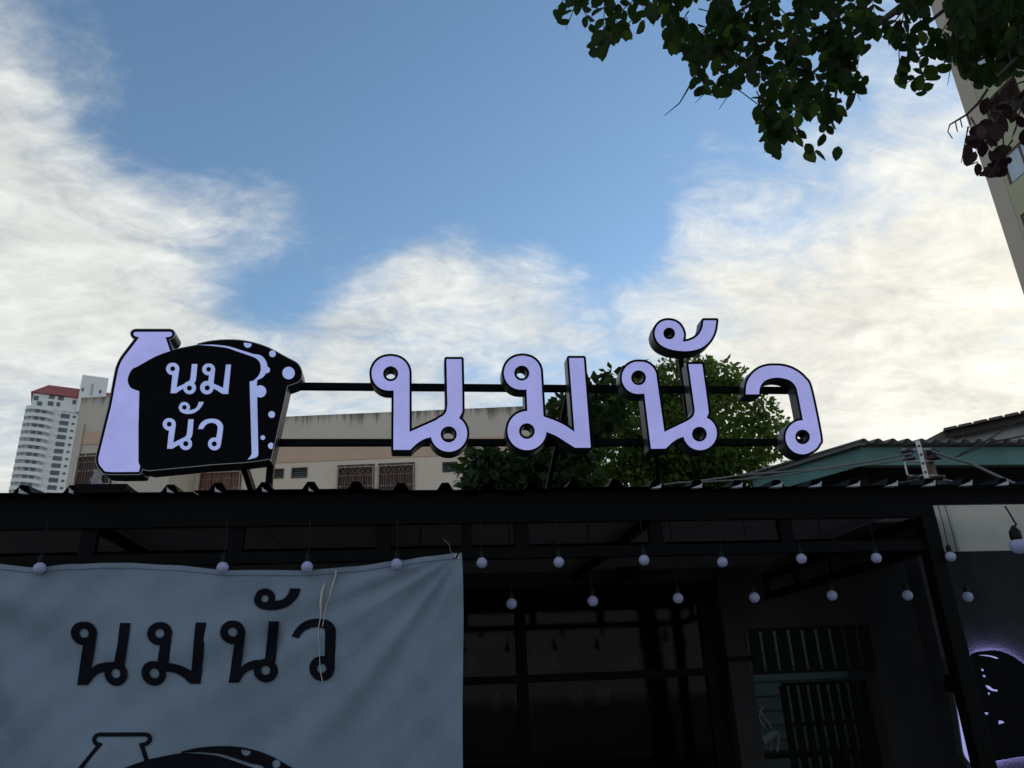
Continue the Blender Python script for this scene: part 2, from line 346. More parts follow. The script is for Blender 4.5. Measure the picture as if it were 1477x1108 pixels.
mat('olive_wall', (.40, .385, .24), .9, var=.08, vscale=.5)
mat('pane_pale', (.42, .49, .53), .2, var=.2, vscale=.6)
mat('bark', (.10, .08, .065), .9, var=.35, vscale=12, bump=.6, bscale=30)
mat('twig', (.035, .028, .024), .8)
leaf_mat('leaf_near', (.010, .019, .006), (.022, .045, .010), .40, 6, .5, (.045, .085, .012))
leaf_mat('leaf_light', (.018, .036, .008), (.035, .07, .012), .5, 6, .5, (.12, .20, .025))
leaf_mat('leaf_purple', (.022, .011, .011), (.045, .02, .016), .25, 6, .5, (.06, .022, .016))
leaf_mat('leaf_mid', (.045, .085, .015), (.12, .18, .03), .42, 2.2, .5, (.17, .25, .04))
leaf_mat('leaf_dark', (.016, .030, .010), (.03, .055, .016), .3, 3, .5, (.06, .10, .02))
mat('galvanised', (.5, .5, .49), .4, metal=.6, var=.2)
mat('pole_brown', (.15, .10, .07), .7, var=.6, vscale=6)
mat('porcelain', (.03, .02, .02), .2)
mat('cable_grey', (.16, .155, .15), .6)
mat('cable_black', (.012, .012, .012), .6)
mat('chair_white', (.33, .33, .32), .5)
glass('shop_glass', (.55, .58, .58), rough=.05)
# ------------------------------------------------------------------ ground
MB().poly([(-1500, -1500, 0), (1500, -1500, 0), (1500, 1500, 0), (-1500, 1500, 0)]).build('ground', 'ground_concrete', kind='structure')
MB().poly([(-60, -7, .004), (60, -7, .004), (60, 2.6, .004), (-60, 2.6, .004)]).build('street', 'asphalt', kind='structure')
MB().box(-60, 60, 2.6, 2.75, -.1, .13).build('kerb', 'ground_concrete', kind='structure')
MB().box(-60, 60, 2.75, 4.6, -.1, .12).build('pavement', 'ground_concrete', kind='structure')
# ------------------------------------------------------------------ canopy
YF = 5.0
def X5(px, py=755, Y=YF): return P(px, py, Y).x
def Z5(py, px=700, Y=YF): return P(px, py, Y).z
zt, zb = Z5(712), Z5(755)              # fascia
z1, z0 = Z5(790), Z5(806)              # lower rail
XL, XR = -4.2, 5.6
can = thing('shop_canopy', (0.5, 6.3, 0), 'black steel shop canopy with ribbed roof along the whole lower frame', 'canopy')
xcr = P(1397, 936, YF-.03).x+.002
MB().box(XL, xcr, YF-.02, YF+.02, zb, zt).build('fascia', 'roof_black', can)
MB().box(xcr+.002, XR, YF-.02, YF+.02, Z5(736), zt).build('fascia', 'roof_black', can)
MB().box(XL, xcr, YF+.022, YF+.08, zb+.012, zb+.075).build('upper_rail', 'black_steel', can)
xc = P(1397, 936, YF-.03).x-.055
MB().box(XL, xc-.057, YF+.0, YF+.06, z0, z1).build('lower_rail', 'black_steel', can)
for px in (-80, 127, 340, 553, 674, 753, 948, 1137):
    w = .045 if px != 674 else .03
    MB().box(X5(px, 775)-w, X5(px, 775)+w, YF+.005, YF+.055, z1-.002, zb+.01).build('strut', 'black_steel', can)
MB().box(xc-.055, xc+.055, YF-.03, YF+.07, .12, zb-.001).build('corner_post', 'black_steel', can, bevel=.006)
MB().box(XL+.1, XL+.26, YF-.03, YF+.13, .12, zb+.01).build('corner_post', 'black_steel', can, bevel=.006)
# roof: ribbed sheets 1.12 m wide, rising to the back; rib crests stand over the fascia line
YB = 7.8; slope = .06; pitch = .28; ribh = .047
ribs = [X5(45, 705)+pitch*k for k in range(-8, 36)]
def roofz(y): return zt+.004+(y-(YF-.10))*slope
sheets = {}
for k, xr in enumerate(ribs):
    if xr < XL or xr > XR: continue
    sheets.setdefault(k//4, []).append(xr)
for si, xs in sheets.items():
    mb = MB(); prof = []
    for xr in xs: prof += [(xr-pitch/2, 0), (xr-.052, 0), (xr-.022, ribh), (xr+.022, ribh), (xr+.052, 0)]
    prof.append((xs[-1]+pitch/2-.001, 0))
    for (a, b) in zip(prof[:-1], prof[1:]):
        y0, y1 = YF-.10, (YB+2.5 if a[0] < xcr-.1 else YF+.45)
        c = [(a[0], y0, roofz(y0)+a[1]), (b[0], y0, roofz(y0)+b[1]), (b[0], y1, roofz(y1)+b[1]), (a[0], y1, roofz(y1)+a[1])]
        t = Vector((0, 0, .004)); mb.hexa([Vector(p) for p in c]+[Vector(p)+t for p in c])
    dz = .004*math.sin(si*2.7)
    for v in mb.v: v.z += dz+.0025*math.sin(v.x*2.3+si)
    mb.build('roof_sheet', 'roof_black', can)
# pale wedges added at the eave, standing for the bright insides of the ribs
for xr in ribs:
    pv = (P(700, 712, YF)); px = None
    if not (XL < xr < XR): continue
    q = (xr-.15)
    if -2.3 < xr < -.55 or xr > 1.55:
        s = 1 if xr > 0 else -1; w = min(.085, .03+.02*abs(q))*(.85 if s > 0 else .5); h = .024+.005*min(3, abs(q))
        y = YF-.105; z = roofz(YF-.1)-.001
        MB().hexa([(xr-w*s*.9, y, z-.004), (xr+w*s*.45, y, z-.002), (xr+w*s*.40, y+.05, z), (xr-w*s*.7, y+.05, z), (xr+w*s*.30, y+.004, z+h*.55), (xr+w*s*.62, y+.004, z+h), (xr+w*s*.60, y+.05, z+h), (xr+w*s*.3, y+.05, z+h*.55)]).build('rib_light_wedge', 'rib_light_white', can)
a = P(114, 704, YF-.06); b = P(188, 705, YF-.06)
MB().box(a.x, b.x, YF-.13, YF+.5, roofz(YF-.1)-.01, a.z+.006).build('flashing', 'roof_black', can)
for k in range(9):
    x = XL+.05+k*1.06
    if x > xcr: break
    MB().box(x, min(x+1.052, xcr-.05), YF+.085, YB-.01, zb+.102, zb+.112).build('ceiling_board', 'ceiling', can)
# side truss running back to the pier, rafters
YP = 7.7
xt = xc
MB().box(xt-.03, xt+.03, YF+.132, YP, zb-.05, zb+.02).build('truss_chord', 'black_steel', can)
MB().box(xt-.03, xt+.03, YF+.132, YP, z0-.01, z0+.055).build('truss_chord', 'black_steel', can)
for y in (5.65, 6.35, 7.0, 7.66): MB().box(xt-.025, xt+.025, y-.025, y+.025, z0+.056, zb-.051).build('truss_strut', 'black_steel', can)
for px in (127, 553, 948):
    x = X5(px, 775); MB().box(x-.03, x+.03, YF+.085, YB-.06, zb+.01, zb+.06).build('rafter', 'black_steel', can)
MB().box(XL, xcr, YF+1.3, YF+1.36, zb+.062, zb+.10).build('purlin', 'black_steel', can)
# ------------------------------------------------------------------ shop front behind the canopy
def XB(px, py): return P(px, py, YB).x
def ZB(py, px=800): return P(px, py, YB).z
shop = thing('shop', (1.0, 7.9, 0), 'dark glazed shop front under the black canopy', 'shop')
zg = ZB(845); xg = XB(1030, 950); xp0 = XB(1040, 900); xp1 = XB(1072, 900); xo1 = XB(1262, 960)
MB().box(-6.0, xp0, YB, YB+.2, zg, zb+.35).build('upper_wall', 'shop_wall', shop)
MB().box(xp0, xp1, YB-.06, YB+.2, 0.1, zb+.35).build('pier', 'pier_wall', shop, bevel=.008)
MB().box(xp0-.02, xp1+.03, YB-.075, YB-.0605, ZB(955, 1050), ZB(948, 1050)).build('pier_band', 'black_steel', shop)
zo = ZB(905, 1160)
MB().box(xp1, xo1, YB, YB+.2, zo, zb+.35).build('lintel_wall', 'shop_wall', shop)
MB().box(xcr, 5.3, 6.401, YB-.002, zb+.26, zb+.30).build('shade_slab', 'shop_wall', shop)  # added slab that blocks skylight to darken the side wall
MB().box(xo1, 5.3, YB, YB+.2, .1, zb+.35).build('side_wall', 'shop_wall', shop)
for (xa, xb_, za, zb_) in ((-6, xp0, zg-.09, zg), (-6, xp0, .1, .3), (-6, xp0, ZB(984), ZB(972))):
    MB().box(xa, xb_-.002, YB-.03, YB+.03, za, zb_-.002).build('window_frame', 'black_steel', shop)
for px in (-200, 250, 752, 1022):
    x = XB(px, 950); MB().box(x-.05, x+.05, YB-.035, YB+.035, .3, zg-.09).build('mullion', 'black_steel', shop)
xs_ = [XB(p, 950) for p in (-200, 250, 752, 1022)]
for (xa, xb_) in zip(xs_[:-1], xs_[1:]):
    for (za, zb_) in ((.3, ZB(984)), (ZB(972), zg-.09)): MB().box(xa+.05, xb_-.05, YB-.004, YB+.004, za, zb_).build('pane', 'shop_glass', shop)
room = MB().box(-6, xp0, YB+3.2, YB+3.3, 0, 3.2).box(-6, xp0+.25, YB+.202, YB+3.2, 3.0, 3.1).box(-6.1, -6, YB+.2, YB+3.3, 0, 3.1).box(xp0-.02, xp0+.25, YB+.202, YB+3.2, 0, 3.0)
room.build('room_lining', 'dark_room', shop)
shf = thing('display_shelf', (1.6, YB+3.0, .1), 'dim shelf added behind the dark shop window, pale packets standing in for its reflections', 'shelf')
for z in (1.5, 1.95): MB().box(-.4, 3.4, YB+2.75, YB+3.19, z-.03, z).build('board', 'wood_dark', shf)
for x in (-.38, 1.5, 3.38): MB().box(x-.02, x+.02, YB+2.76, YB+3.18, .1, 2.0).build('upright', 'wood_dark', shf)
mat('reflection_packet', (.32, .27, .24), .6, var=.4, vscale=6)
for k in range(11):  # pale boxes added to imitate faint reflections in the glass
    x = -.3+k*.34+.06*math.sin(k*2.3); z = 1.5 if k % 3 else 1.95
    MB().box(x, x+.14+.05*math.sin(k), YB+2.8, YB+3.0, z+.001, z+.17+.05*math.cos(k*1.7)).build('reflection_packet', 'reflection_packet', shf)
ctn = thing('counter', (1.4, YB+1.6, .0), 'low dark counter standing inside behind the shop window', 'counter')
MB().box(.2, 3.0, YB+1.3, YB+1.9, .1, 1.0).build('body', 'wood_dark', ctn); MB().box(.15, 3.05, YB+1.25, YB+1.95, 1.0, 1.04).build('top', 'pier_wall', ctn)
# loudspeaker under the upper wall
sp = thing('loudspeaker', P(905, 825, YB-.2), 'small black box loudspeaker on the wall above the dark shop window', 'loudspeaker')
q0 = P(889, 804, YB-.15); q1 = P(921, 845, YB-.15)
MB().box(q0.x, q1.x, YB-.24, YB-.05, q1.z, q0.z).build('cabinet', 'socket_black', sp, bevel=.008)
MB().box((q0.x+q1.x)/2-.02, (q0.x+q1.x)/2+.02, YB-.05, YB-.001, (q0.z+q1.z)/2-.02, (q0.z+q1.z)/2+.02).build('bracket', 'galvanised', sp)
MB().lathe(((q0.x+q1.x)/2, YB-.241, q1.z+.09), [(.06, 0), (.055, .006), (.03, .002), (.0, .003)], 18, Vector((0, -1, 0))).build('cone', 'roof_black', sp)
# slatted screen over the passage, gate, chair
scr = thing('slatted_screen', P(1160, 940, YB-.02), 'dark screen of upright boards hanging over the passage beside the brick pier', 'screen')
zs1, zs0 = ZB(909, 1160), ZB(966, 1160)
MB().box(xp1, xo1, YB-.06, YB-.02, zs1, zo).build('top_rail', 'wood_dark', scr)
MB().box(xp1, xo1-.03, YB-.06, YB-.02, zs0-.03, zs0).build('bottom_rail', 'wood_dark', scr)
nb = 9; step = (xo1-xp1)/nb
proto = None
for k in range(nb):
    x = xp1+step*(k+.5); o = MB().box(x-step*.37, x+step*.37, YB-.05, YB-.03, zs0, zs1); o.build('board', 'wood_dark', scr)
YG = YB+.5
gate = thing('bar_gate', (P(1200, 1040, YG).x, YG, .1), 'dark barred gate standing in the passage under the slatted screen', 'gate')
ga = P(1128, 985, YG); gb = P(1256, 978, YG)
MB().box(ga.x, gb.x, YG-.02, YG+.02, ga.z-.03, ga.z).build('top_rail', 'wood_dark', gate)
MB().box(ga.x, gb.x, YG-.02, YG+.02, .18, .24).build('bottom_rail', 'wood_dark', gate)
MB().box(ga.x, gb.x, YG-.02, YG+.02, ga.z-.42, ga.z-.38).build('middle_rail', 'wood_dark', gate)
for k in range(10):
    x = ga.x+(gb.x-ga.x)*k/9; MB().box(x-.035, x+.035, YG-.012, YG+.012, .24, ga.z-.03).build('bar', 'wood_dark', gate)
ch = thing('folded_chair', P(1112, 1060, YG+.5), 'white tube folding chair stacked behind the barred gate', 'chair')
Yc = YG+.45; c = [P(1090, 1045, Yc), P(1100, 1020, Yc), P(1104, 1073, Yc), P(1124, 1058, Yc), P(1121, 1085, Yc), P(1140, 1052, Yc), P(1095, 1025, Yc), P(1113, 1050, Yc)]
dy = Vector((0, .18, 0))
for (i, j) in ((0, 1), (0, 2), (6, 7), (3, 4)):
    MB().tube([c[i], c[j]], .012, 8).build('leg', 'chair_white', ch); MB().tube([c[i]+dy, c[j]+dy], .012, 8).build('leg', 'chair_white', ch)
MB().hexa([c[2], c[3], c[3]+dy, c[2]+dy, c[2]+Vector((0, 0, .02)), c[3]+Vector((0, 0, .02)), c[3]+dy+Vector((0, 0, .02)), c[2]+dy+Vector((0, 0, .02))]).build('seat', 'chair_white', ch)
MB().tube([c[1], c[1]+dy], .012, 8).build('back_rail', 'chair_white', ch)
tb = thing('storage_table', (c[4].x, Yc+.1, .1), 'dark table in the passage carrying the white folding chair', 'table')
MB().box(c[0].x-.2, gb.x, Yc-.15, Yc+.45, c[4].z-.05, c[4].z-.012).build('top', 'wood_dark', tb)
for x in (c[0].x-.15, gb.x-.05):
    for y in (Yc-.1, Yc+.4): MB().box(x-.025, x+.025, y-.025, y+.025, .0, c[4].z-.05).build('leg', 'wood_dark', tb)
# neighbour wall to the right: pale above, charcoal below
nw = thing('neighbour_wall', (5.6, 6.4, 0), 'wall right of the corner post, pale plaster above charcoal paint', 'wall')
YN = 6.2; zn = P(1430, 795, YN).z; xn = P(1384, 790, YN).x
MB().box(xn, 8.5, YN, YN+.2, zn, P(1430, 700, YN).z).build('plaster', 'pale_wall', nw)
MB().box(P(1352, 930, YN).x, 8.5, YN-.012, YN+.2, 0, zn).build('painted_base', 'charcoal_wall', nw)
# ------------------------------------------------------------------ sign on the roof
YS = 5.25
sp3 = lambda px, py: P(px, py, YS)
dep = Vector((0, .105, 0))
fr = thing('sign_scaffold', (1.2, YS+.15, zt), 'black steel sign frame of two long bars standing on the canopy roof', 'scaffold')
yb0, yb1 = YS+.108, YS+.148
def bar(py_top, py_bot, px):
    return P(px, py_top, yb0).z, P(px, py_bot, yb0).z
za, zb2 = bar(552, 561, 480); MB().box(P(415, 555, yb0).x, P(1145, 560, yb0).x, yb0, yb1, zb2, za).build('bar', 'black_steel', fr)
za2, zb3 = bar(633, 642, 600); MB().box(P(370, 637, yb0).x, P(1160, 637, yb0).x, yb0, yb1, zb3, za2).build('bar', 'black_steel', fr)
def zroof(y): return roofz(y)-.01
def leg(px, py, wpx=9, yy=YS+.175, top=None):
    w = wpx/1130*5.6/2; x = P(px, py, yy).x; t = top if top is not None else za+.0
    MB().box(x-w, x+w, yb1+.001, yb1+.042, zroof(yb1), t).build('post', 'black_steel', fr)
leg(389, 690, 9); x = P(985, 540, yb1).x; MB().box(x-.018, x+.018, yb1+.001, yb1+.037, zb3, P(985, 503, yb1).z).build('post', 'black_steel', fr)
def brace(p0, p1, w=.03): MB().beam(p0, p1, w, w).build('brace', 'black_steel', fr)
brace(P(351, 668, YS+.13), P(368, 715, YS+.32)+Vector((0, 0, -.02)), .042)
brace(P(820, 560, yb1+.02), P(788, 712, YS+.7), .03)
brace(P(946, 655, yb1+.02), P(951, 712, YS+.45), .026)
def glyph(sh, label, name='sign_letter'):
    x0, x1, y0, y1 = sh.box(); t = thing(name, P((x0+x1)/2, y1, YS+.05), label, 'letter', 'lit letters of the rooftop sign')
    b = solid(sh, sp3, dep, iso=3.3); o = b.build('letter_box', 'sign_side', t)
    solid(sh, lambda x, y: P(x, y, YS-.003), Vector((0, .0029, 0)), iso=0).build('lit_face', 'lit_lilac', t)
    solid(Fn(lambda X, Y: np.maximum(sh.ev(X, Y)-3.05, -(sh.ev(X, Y)-.15)), (x0-4, x1+4, y0-4, y1+4)), lambda x, y: P(x, y, YS-.002), Vector((0, .0018, 0))).build('rim', 'sign_face_black', t)
    return t
g1 = Shape((520, 500), 6.518).disc(264, 252, 160).disc(300, 252, 160).disc(282, 251, 162)
g1.poly([(312, 252), (460, 252), (461, 803), (700, 697), (770, 655, 1), (806, 610, 1), (817, 545), (808, 118), (950, 118), (958, 560, 1), (948, 630, 1), (920, 677), (831, 817), (658, 850), (590, 873, 1), (525, 915, 1), (468, 970), (309, 970), (312, 405)])
g1.disc(831, 816, 172).disc(283, 255, 71, True).disc(829, 825, 76, True)
glyph(g1, 'lit lilac letter nearest the bread sign, open topped with a loop at its lower right')
g2 = Shape((710, 500), 6.518).disc(268, 246, 158).disc(300, 246, 158).disc(284, 245, 160)
g2.poly([(322, 246), (458, 246), (482, 657), (600, 700, 1), (690, 745, 1), (774, 803), (722, 108), (860, 108), (926, 950), (778, 950), (690, 895, 1), (600, 838, 1), (508, 800), (328, 790), (331, 615), (322, 405)])
g2.disc(327, 790, 183).disc(278, 249, 71, True).disc(326, 794, 74, True)
glyph(g2, 'lit lilac letter with two loops down its left side, second from the bread sign')
g3 = Shape((880, 500), 6.518).disc(262, 293, 151).disc(287, 293, 151)
g3.poly([(300, 293), (438, 293), (510, 803), (650, 735), (740, 690, 1), (785, 650, 1), (797, 595), (737, 165), (866, 165), (922, 575, 1), (920, 640, 1), (900, 680), (848, 815), (685, 848), (640, 865, 1), (585, 900, 1), (525, 958), (385, 960), (322, 440)])
g3.disc(846, 815, 158).disc(268, 293, 70, True).disc(840, 823, 70, True)
glyph(g3, 'lit lilac open topped letter standing under the hooked vowel mark')
g4 = Shape((1050, 510), 6.518).poly([(168, 383), (176, 290, 1), (208, 218, 1), (270, 155, 1), (350, 121, 1), (430, 113, 1), (540, 122, 1), (640, 163, 1), (722, 232, 1), (778, 335, 1), (868, 770, 1), (858, 850, 1), (815, 905, 1), (740, 940), (703, 787), (707, 632), (660, 390, 1), (638, 312, 1), (590, 257, 1), (510, 230, 1), (430, 228, 1), (348, 256, 1), (303, 315, 1), (293, 383)])
g4.disc(701, 787, 159).disc(702, 784, 69, True)
glyph(g4, 'lit lilac arched letter with one loop at its foot, nearest the teal roof')
g5 = Shape((920, 445), 11.36).poly([(275, 400), (298, 500, 1), (375, 595, 1), (520, 665, 1), (700, 695, 1), (870, 692, 1), (1025, 650, 1), (1150, 565, 1), (1228, 450, 1), (1268, 330, 1), (1285, 195), (1078, 195), (1060, 310, 1), (1010, 410, 1), (930, 487, 1), (830, 530, 1), (735, 545), (755, 450, 1), (742, 370, 1), (695, 280, 1), (610, 215, 1), (490, 193, 1), (380, 222, 1), (305, 300, 1)]).disc(514, 409, 97, True)
glyph(g5, 'small lit hooked vowel mark floating above the last but one letter', 'sign_letter')
# ---- bread and bottle light box
C1 = ((120, 450), 4.2618)
bottle = Shape((140, 465), 9.233).poly([(483, 155, 1), (492, 135, 1), (515, 127), (970, 127), (992, 135, 1), (1000, 155, 1), (985, 180, 1), (955, 192, 1), (910, 197), (1000, 460), (800, 1000), (555, 1990), (150, 1990, 1), (75, 1950, 1), (25, 1880, 1), (18, 1800), (190, 1108), (268, 690, 1), (298, 580, 1), (338, 495, 1), (400, 410), (562, 200), (540, 193, 1), (500, 180, 1)])
bread = Shape(*C1).poly([(343, 488), (290, 465, 1), (272, 415, 1), (296, 355, 1), (340, 330, 1), (440, 274, 1), (540, 237, 1), (640, 215, 1), (705, 203), (705, 196), (790, 178, 1), (900, 171, 1), (1010, 181, 1), (1130, 216, 1), (1255, 282, 1), (1318, 318, 1), (1344, 372, 1), (1328, 425, 1), (1255, 455), (1160, 880, 1), (1140, 905, 1), (1000, 925), (800, 938), (405, 976), (360, 965, 1), (338, 925), (338, 700)])
strip = Shape(*C1).poly([(705, 202), (800, 201), (890, 211, 1), (960, 232, 1), (1050, 260), (1085, 265, 1), (1115, 288, 1), (1131, 325, 1), (1128, 365, 1), (1105, 400, 1), (1070, 418), (1067, 440), (1076, 870), (1066, 892, 1), (1010, 908), (1028, 888, 1), (1036, 870), (1023, 428), (1050, 420, 1), (1080, 388, 1), (1092, 350, 1), (1085, 310, 1), (1060, 283, 1), (1015, 265), (950, 243, 1), (880, 220, 1), (800, 209)])
strip.disc(1128, 356, 20).disc(1088, 488, 37)
dot_list = []
for (x, y, r_, cut) in ((318, 136, 48, [(240, 60), (400, 60), (400, 140), (240, 115)]), (622, 258, 41, None), (820, 495, 76, None), (612, 1005, 41, None), (503, 1289, 28, None), (605, 1390, 38, [(635, 1340), (700, 1340), (700, 1450), (618, 1450)])):
    dt = Shape((320, 480), 8.523).disc(x, y, r_)
    if cut: dt.poly(cut, True)
    dot_list.append(dt)
class dots: ev = staticmethod(lambda X, Y: np.minimum.reduce([d.ev(X, Y) for d in dot_list]))
lo = ((225, 510), 7.383)
l1 = Shape(*lo).disc(172, 163, 64).disc(183, 163, 64).poly([(178, 163), (247, 165), (218, 362), (320, 315), (355, 290, 1), (368, 258), (382, 112), (440, 112), (425, 270, 1), (408, 312), (357, 364), (292, 372), (250, 395, 1), (213, 421), (155, 421), (177, 212)]).disc(357, 364, 68).disc(177, 162, 27, True).disc(355, 368, 28, True)
l2 = Shape(*lo).disc(553, 169, 61).disc(567, 169, 62).poly([(565, 169), (629, 169), (612, 320), (660, 340), (715, 367), (745, 118), (798, 118), (768, 430), (705, 428), (640, 385), (605, 368), (541, 363), (555, 310), (566, 220)]).disc(541, 363, 71).disc(560, 167, 26, True).disc(545, 366, 28, True)
l3 = Shape(*lo).poly([(240, 575), (258, 615, 1), (292, 635, 1), (340, 643, 1), (400, 633, 1), (452, 600, 1), (486, 560, 1), (510, 515), (455, 515), (440, 560, 1), (410, 590, 1), (350, 606), (362, 572, 1), (345, 535, 1), (305, 516, 1), (262, 530, 1)]).disc(302, 573, 25, True)
l4 = Shape(*lo).disc(137, 753, 65).disc(146, 753, 64).poly([(142, 753), (210, 755), (183, 950), (285, 900), (318, 880, 1), (330, 845), (345, 700), (400, 700), (386, 860, 1), (368, 902), (316, 960), (250, 970), (210, 990, 1), (173, 1013), (118, 1013), (140, 805)]).disc(316, 960, 67).disc(140, 752, 27, True).disc(317, 960, 29, True)
l5 = Shape(*lo).poly([(447, 803), (475, 745, 1), (525, 706, 1), (590, 694, 1), (660, 705, 1), (703, 745, 1), (713, 800, 1), (690, 970), (623, 962), (640, 905), (657, 795, 1), (643, 757, 1), (608, 738, 1), (560, 742, 1), (525, 765, 1), (500, 803)]).disc(622, 962, 68).disc(620, 962, 28, True)
bs = thing('bread_sign', P(280, 690, YS+.05), 'black lit sign shaped as a milk bottle behind a loaf with white lettering', 'sign')
sdep = Vector((0, .155, 0))
bodyf = lambda X, Y: np.minimum(bottle.ev(X, Y)-4.6, bread.ev(X, Y)-.8)
BB = (138, 442, 470, 685)
body = Fn(bodyf, BB)
solid(body, sp3, sdep, res=.5, tol=.12).build('sign_box', 'sign_side', bs)
solid(Fn(lambda X, Y: bodyf(X, Y)+.9, BB), lambda x, y: P(x, y, YS-.002), Vector((0, .0018, 0)), res=.5, tol=.12).build('black_face', 'sign_face_black', bs)
solid(Fn(lambda X, Y: np.maximum(bodyf(X, Y)+.25, -(bodyf(X, Y)+.95)), BB), lambda x, y: P(x, y, YS-.004), Vector((0, .0035, 0)), res=.3, tol=.1).build('trim', 'trim_silver', bs)
lit = lambda x, y: P(x, y, YS-.005)
ld = Vector((0, .0028, 0))
solid(Fn(lambda X, Y: np.maximum(bottle.ev(X, Y), -bread.ev(X, Y)-.2), (138, 262, 475, 685)), lit, ld).build('bottle_panel', 'lit_lilac', bs)
solid(strip, lit, ld, res=.25).build('crust_edge', 'lit_lilac_small', bs)
for d in dot_list: solid(d, lit, ld, res=.25).build('crumb_dot', 'lit_lilac_small', bs)
for l in (l1, l2, l3, l4, l5): solid(l, lit, ld, res=.2, tol=.04).build('small_letter', 'lit_lilac_small', bs)
# ------------------------------------------------------------------ banner
YBn = 4.88
cnr = P(666, 798, YBn); cnl = P(-140, 818, YBn)
def fold(x, z):
    d = math.hypot(cnr.x-x, cnr.z-z); an = math.atan2(cnr.z-z, cnr.x-x)
    f = .028*math.sin(an*19+.6)*math.exp(-((an-.75)/.42)**2)*min(1, d/.35)*math.exp(-d*.35)
    f += .012*math.sin(an*31+2.0)*math.exp(-((an-.6)/.5)**2)*min(1, d/.5)*math.exp(-d*.45)
    d2 = math.hypot(x-cnl.x, cnl.z-z); a2 = math.atan2(cnl.z-z, x-cnl.x)
    f += .058*math.sin(a2*13+1.2)*math.exp(-((a2-.75)/.45)**2)*min(1, d2/.5)*math.exp(-d2*.28)
    f += .004*math.sin(x*17-z*23+2*math.sin(x*3))+.003*math.sin(x*31+z*12+1.5*math.sin(z*7))+.016*math.sin(x*3.1+z*2.1)+.010*math.sin(x*5.3-z*4.4+1)+.004*math.sin(x*13+z*9)
    f += .03*math.exp(-((cnr.z-z)/.10)**2)*math.sin(x*4.4)*.5
    return f
def cloth_p(px, py, off=0.0):
    p = P(px, py, YBn); return Vector((p.x, YBn-.03+fold(p.x, p.z)-off, p.z))
top_pts = [(-150, 812), (-60, 822), (0, 815), (57, 821), (110, 816), (190, 813), (260, 816), (330, 823), (440, 824), (510, 819), (570, 811), (620, 804), (666, 798)]
def top_y(px):
    for (a, b) in zip(top_pts[:-1], top_pts[1:]):
        if px <= b[0]: t = (px-a[0])/(b[0]-a[0]); t = t*t*(3-2*t)*.5+t*.5; return a[1]+(b[1]-a[1])*t
    return 798
ban = thing('banner', (-.9, YBn, .3), 'grey blue cloth banner printed with black letters and a bread bottle logo', 'banner')
mb = MB(); nx, nz = 190, 120
for j in range(nz+1):
    for i in range(nx+1):
        t = i/nx; v = j/nz; px = -150+(666-(-150))*t; ty = top_y(px)
        e = (3.0*v+1.2*math.sin(v*9)*t) if t > .98 else 3.0*v*t
        mb.v.append(cloth_p(px+e*t, ty+(1290-ty)*v))
for j in range(nz):
    for i in range(nx): b = j*(nx+1)+i; mb.f.append((b, b+nx+1, b+nx+2, b+1))
mb.build('cloth', 'cloth', ban, smooth=True)
def printed(sh, name, res=.4, iso=0, grid=5):
    v, f, lp = fill(sh, res, iso, .12, grid); mb = MB(); mb.v = [cloth_p(x, y, .008) for x, y in v]
    for t in f:
        a, b, c = (mb.v[i] for i in t); mb.f.append(t if (b-a).cross(c-a).y < 0 else t[::-1])
    return mb.build(name, 'print_black', ban, smooth=True)
bo = ((95, 840), 6.924); b2 = ((300, 840), 6.924)
k1 = Shape(*bo).disc(197, 517, 114).disc(230, 514, 112).poly([(205, 517), (342, 517), (272, 858), (330, 822, 1), (420, 803, 1), (510, 800), (570, 415), (675, 415), (665, 560, 1), (612, 832), (518, 915), (400, 895), (340, 913, 1), (290, 955, 1), (238, 1026), (133, 1028), (190, 618)]).disc(518, 915, 121).disc(213, 515, 45, True).disc(517, 912, 46, True)
k2 = Shape(*bo).disc(960, 520, 115).disc(972, 518, 115).poly([(965, 520), (1087, 515), (1055, 810), (1160, 832, 1), (1270, 885), (1300, 600), (1312, 408), (1420, 408), (1395, 700), (1360, 1015), (1255, 1015), (1190, 955, 1), (1110, 908, 1), (1028, 895), (903, 913), (947, 795), (970, 628)]).disc(903, 913, 122).disc(965, 517, 44, True).disc(912, 912, 48, True)
k3 = Shape(*b2).disc(258, 505, 117).disc(268, 503, 115).poly([(265, 505), (383, 510), (345, 850), (400, 805, 1), (480, 780, 1), (580, 778), (612, 392), (715, 392), (685, 790), (590, 883), (475, 870), (420, 888, 1), (370, 930, 1), (328, 1003), (222, 1005), (271, 618)]).disc(589, 883, 119).disc(262, 502, 44, True).disc(587, 882, 45, True)
k4 = Shape(*b2).poly([(465, 170), (475, 215, 1), (520, 262, 1), (600, 283, 1), (700, 280, 1), (800, 250, 1), (870, 195, 1), (910, 140, 1), (932, 68), (825, 68), (815, 110, 1), (780, 160, 1), (730, 185, 1), (672, 191), (680, 160, 1), (660, 105, 1), (610, 72, 1), (560, 68, 1), (500, 95, 1)]).disc(575, 167, 36, True)
k5 = Shape(*b2).poly([(838, 543), (880, 465, 1), (950, 400, 1), (1040, 368, 1), (1140, 365, 1), (1225, 395, 1), (1272, 450, 1), (1283, 520, 1), (1268, 870), (1142, 862), (1170, 745), (1176, 505, 1), (1150, 465, 1), (1090, 450, 1), (1020, 460, 1), (950, 500, 1), (912, 562)]).disc(1142, 862, 125).disc(1140, 862, 46, True)
for k in (k1, k2, k3, k4, k5): printed(k, 'printed_letter')
def tb_(X, Y): return (X-141)/1.26+188, (Y-1057)/1.26+475
litf = lambda X, Y: np.minimum.reduce([np.maximum(bottle.ev(X, Y), -bread.ev(X, Y)-.2), strip.ev(X, Y), dots.ev(X, Y)]+[l.ev(X, Y) for l in (l1, l2, l3, l4, l5)])
bxp = (60, 480, 1045, 1290)
